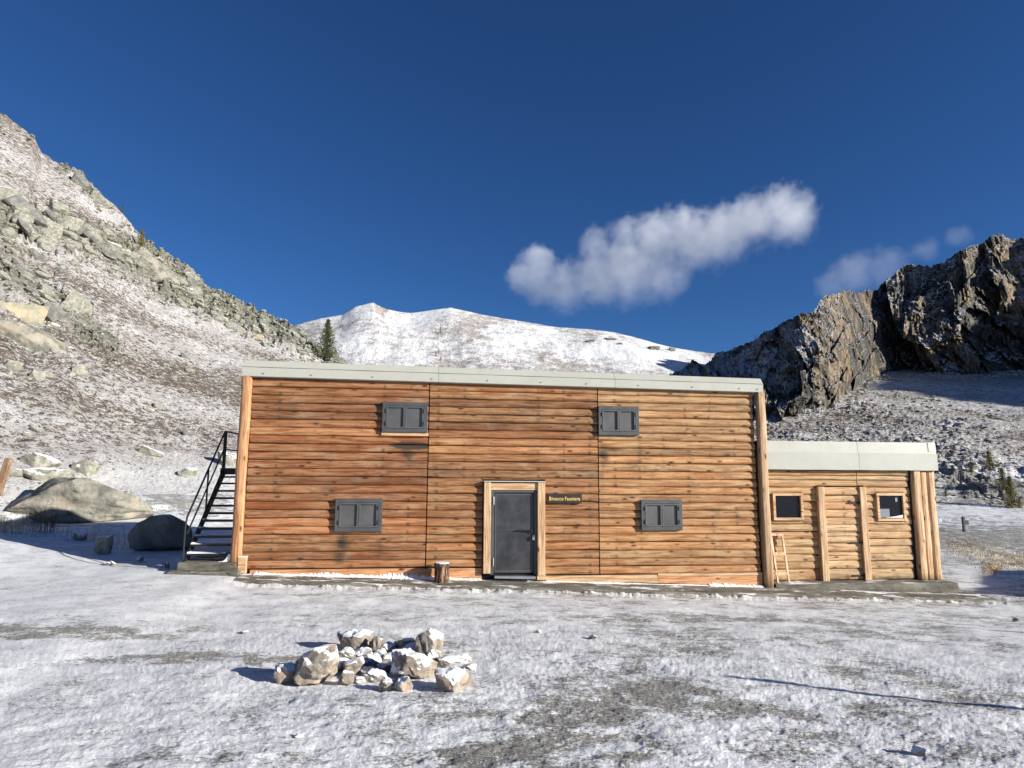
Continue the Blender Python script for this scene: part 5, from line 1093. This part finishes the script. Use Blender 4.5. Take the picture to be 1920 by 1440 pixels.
# masts, and a boulder shape added for an unidentified shadow, out of view right
def caster(tip_px, t, hextra=0.0):
    p = ground_hit(*tip_px); hz = SUN_DIR[:2] / math.cos(SUN_EL); return p, np.array([p[0] + hz[0] * t, p[1] + hz[1] * t]), p[2] + t * math.tan(SUN_EL)
for tip, t, r0, lb in (((1357, 1269), 8.0, 0.075, 'plain wooden mast right of the snow field'), ((1757, 1173), 9.0, 0.05, 'thin second mast right of the snow field')):
    p, b, zt = caster(tip, t); zb = float(H(b[0], b[1])); mb = MB(); mb.tube((b[0], b[1], zb - 0.2), (b[0], b[1], zt), r0 * 1.2, r0 * 0.6, 12); o = mb.build('mast', M['pale_wood']); tag(o, lb, 'mast')
p, b, zt = caster((1788, 1090), 11.0); me = rock_mesh('boulder', 77, 4, 9); zb = float(H(b[0], b[1])); hh = zt - zb; smooth_scale(me, 3.8, 3.0, hh / 2 + .5); o = link('boulder', me, M['rock']); o.location = (b[0] + 1.6, b[1] - 0.4, zb + hh / 2 - .2); o.rotation_euler = (0, 0, R(-20)); tag(o, 'unseen boulder-shaped shadow caster added to the right of the annex', 'boulder')
# ------------------------------------------------------------------ clouds
def cloud(name, blobs, D, thick, dens, label, nscale, seed, gain=1.2, edge=1.0):
    c0 = np.mean([(b[0], b[1]) for b in blobs], 0); cen = CAM + pxdir(*c0) * D; k = D / FPX * 1.0
    az = az_of(*c0); ex = Vector((math.cos(-az + 0) * _r0[0] - math.sin(az) * _f0[0], math.cos(az) * _r0[1] - math.sin(az) * _f0[1], 0)).normalized(); ez = Vector((0, 0, 1)); ey = ez.cross(ex)
    loc = [((b[0] - c0[0]) * k, ((i * 37) % 11 - 5) / 5.0 * thick * 0.15, -(b[1] - c0[1]) * k, b[2] * k * 1.09) for i, b in enumerate(blobs)]
    bm = bmesh.new()
    for x, y, z, r_ in loc: bmesh.ops.create_icosphere(bm, subdivisions=3, radius=r_ * 1.22, matrix=Matrix.Translation((x, y, z)) @ Matrix.Diagonal((1, thick, 1, 1)))
    me = bpy.data.meshes.new(name); bm.to_mesh(me); bm.free(); o = bpy.data.objects.new(name, me); COL.objects.link(o)
    md = o.modifiers.new('m', 'REMESH'); md.mode = 'VOXEL'; md.voxel_size = 9 * k; dg = bpy.context.evaluated_depsgraph_get(); me2 = bpy.data.meshes.new_from_object(o.evaluated_get(dg)); o.modifiers.clear(); o.data = me2; me2.materials.clear()
    o.matrix_world = Matrix(((ex[0], ey[0], ez[0], cen[0]), (ex[1], ey[1], ez[1], cen[1]), (ex[2], ey[2], ez[2], cen[2]), (0, 0, 0, 1)))
    mt = bpy.data.materials.new('cloud_vapour'); mt.use_nodes = True; t = NT.__new__(NT); t.m = mt; t.t = mt.node_tree; t.t.nodes.clear(); out = t.t.nodes.new('ShaderNodeOutputMaterial'); pv = t.t.nodes.new('ShaderNodeVolumePrincipled')
    pos = t.obj(); w = t.n('TexNoise', 1, None, Vector=pos, Scale=nscale * 0.6, Detail=3.0); wv = t.n('VectorMath', 0, {'operation': 'SUBTRACT'}, i0=w, i1=(0.5, 0.5, 0.5)); wv2 = t.n('VectorMath', 0, {'operation': 'SCALE'}, i0=wv, Scale=28 * k); q = t.n('VectorMath', 0, {'operation': 'ADD'}, i0=pos, i1=wv2)
    f = None
    for x, y, z, r_ in loc:
        dv = t.n('VectorMath', 0, {'operation': 'SUBTRACT'}, i0=q, i1=(x, y, z)); dv = t.n('VectorMath', 0, {'operation': 'MULTIPLY'}, i0=dv, i1=(1 / r_, 1 / (r_ * thick), 1 / r_)); ln = t.n('VectorMath', 1, {'operation': 'LENGTH'}, i0=dv); g_ = t.math('SUBTRACT', 1.0, ln); f = g_ if f is None else t.math('SMOOTH_MAX', f, g_, 0.45)
    s_ = t.sep(pos); n1_ = t.noise(pos, nscale * 0.8, 3, 0.5); n2_ = t.noise(q, nscale * 3.2, 6, 0.62)
    f = t.math('ADD', f, t.math('ADD', t.math('MULTIPLY', t.math('SUBTRACT', n1_, 0.5), 0.9), t.math('MULTIPLY', t.math('SUBTRACT', n2_, 0.5), 1.1)))
    hh_ = t.math('ADD', s_[2], t.math('MULTIPLY', s_[0], -0.33))      # height above the sloping axis of the cloud
    f = t.math('MULTIPLY', t.math('SUBTRACT', f, 0.05), t.n('MapRange', 0, None, Value=hh_, i1=-70 * k, i2=25 * k, i3=0.45, i4=1.9))
    dn = t.math('MULTIPLY', t.math('MULTIPLY', f, gain, clamp=True), dens); t.put(pv.inputs['Density'], dn); pv.inputs['Color'].default_value = (0.97, 0.98, 1.0, 1); pv.inputs['Anisotropy'].default_value = 0.1
    t.t.links.new(pv.outputs[0], out.inputs['Volume']); mt.cycles.volume_step_rate = 0.25; me2.materials.append(mt); tag(o, label, 'cloud'); return o
cloud('cloud', [(985, 508, 34), (1015, 482, 34), (1025, 520, 44), (1070, 525, 52), (1120, 455, 36), (1120, 515, 58), (1170, 440, 34), (1180, 500, 66), (1230, 450, 56), (1235, 520, 48), (1290, 455, 62), (1350, 450, 58), (1400, 430, 50), (1435, 405, 44), (1460, 430, 50), (1265, 520, 26)], 1500., 0.9, 0.012, 'long billowing white cloud with a grey underside in the middle of the sky', 0.013, 1)
cloud('cloud', [(1580, 514, 30), (1618, 500, 40), (1665, 496, 34), (1715, 480, 24), (1762, 464, 20)], 1800., 0.8, 0.0028, 'small faint wispy cloud just above the right cliff', 0.012, 2)
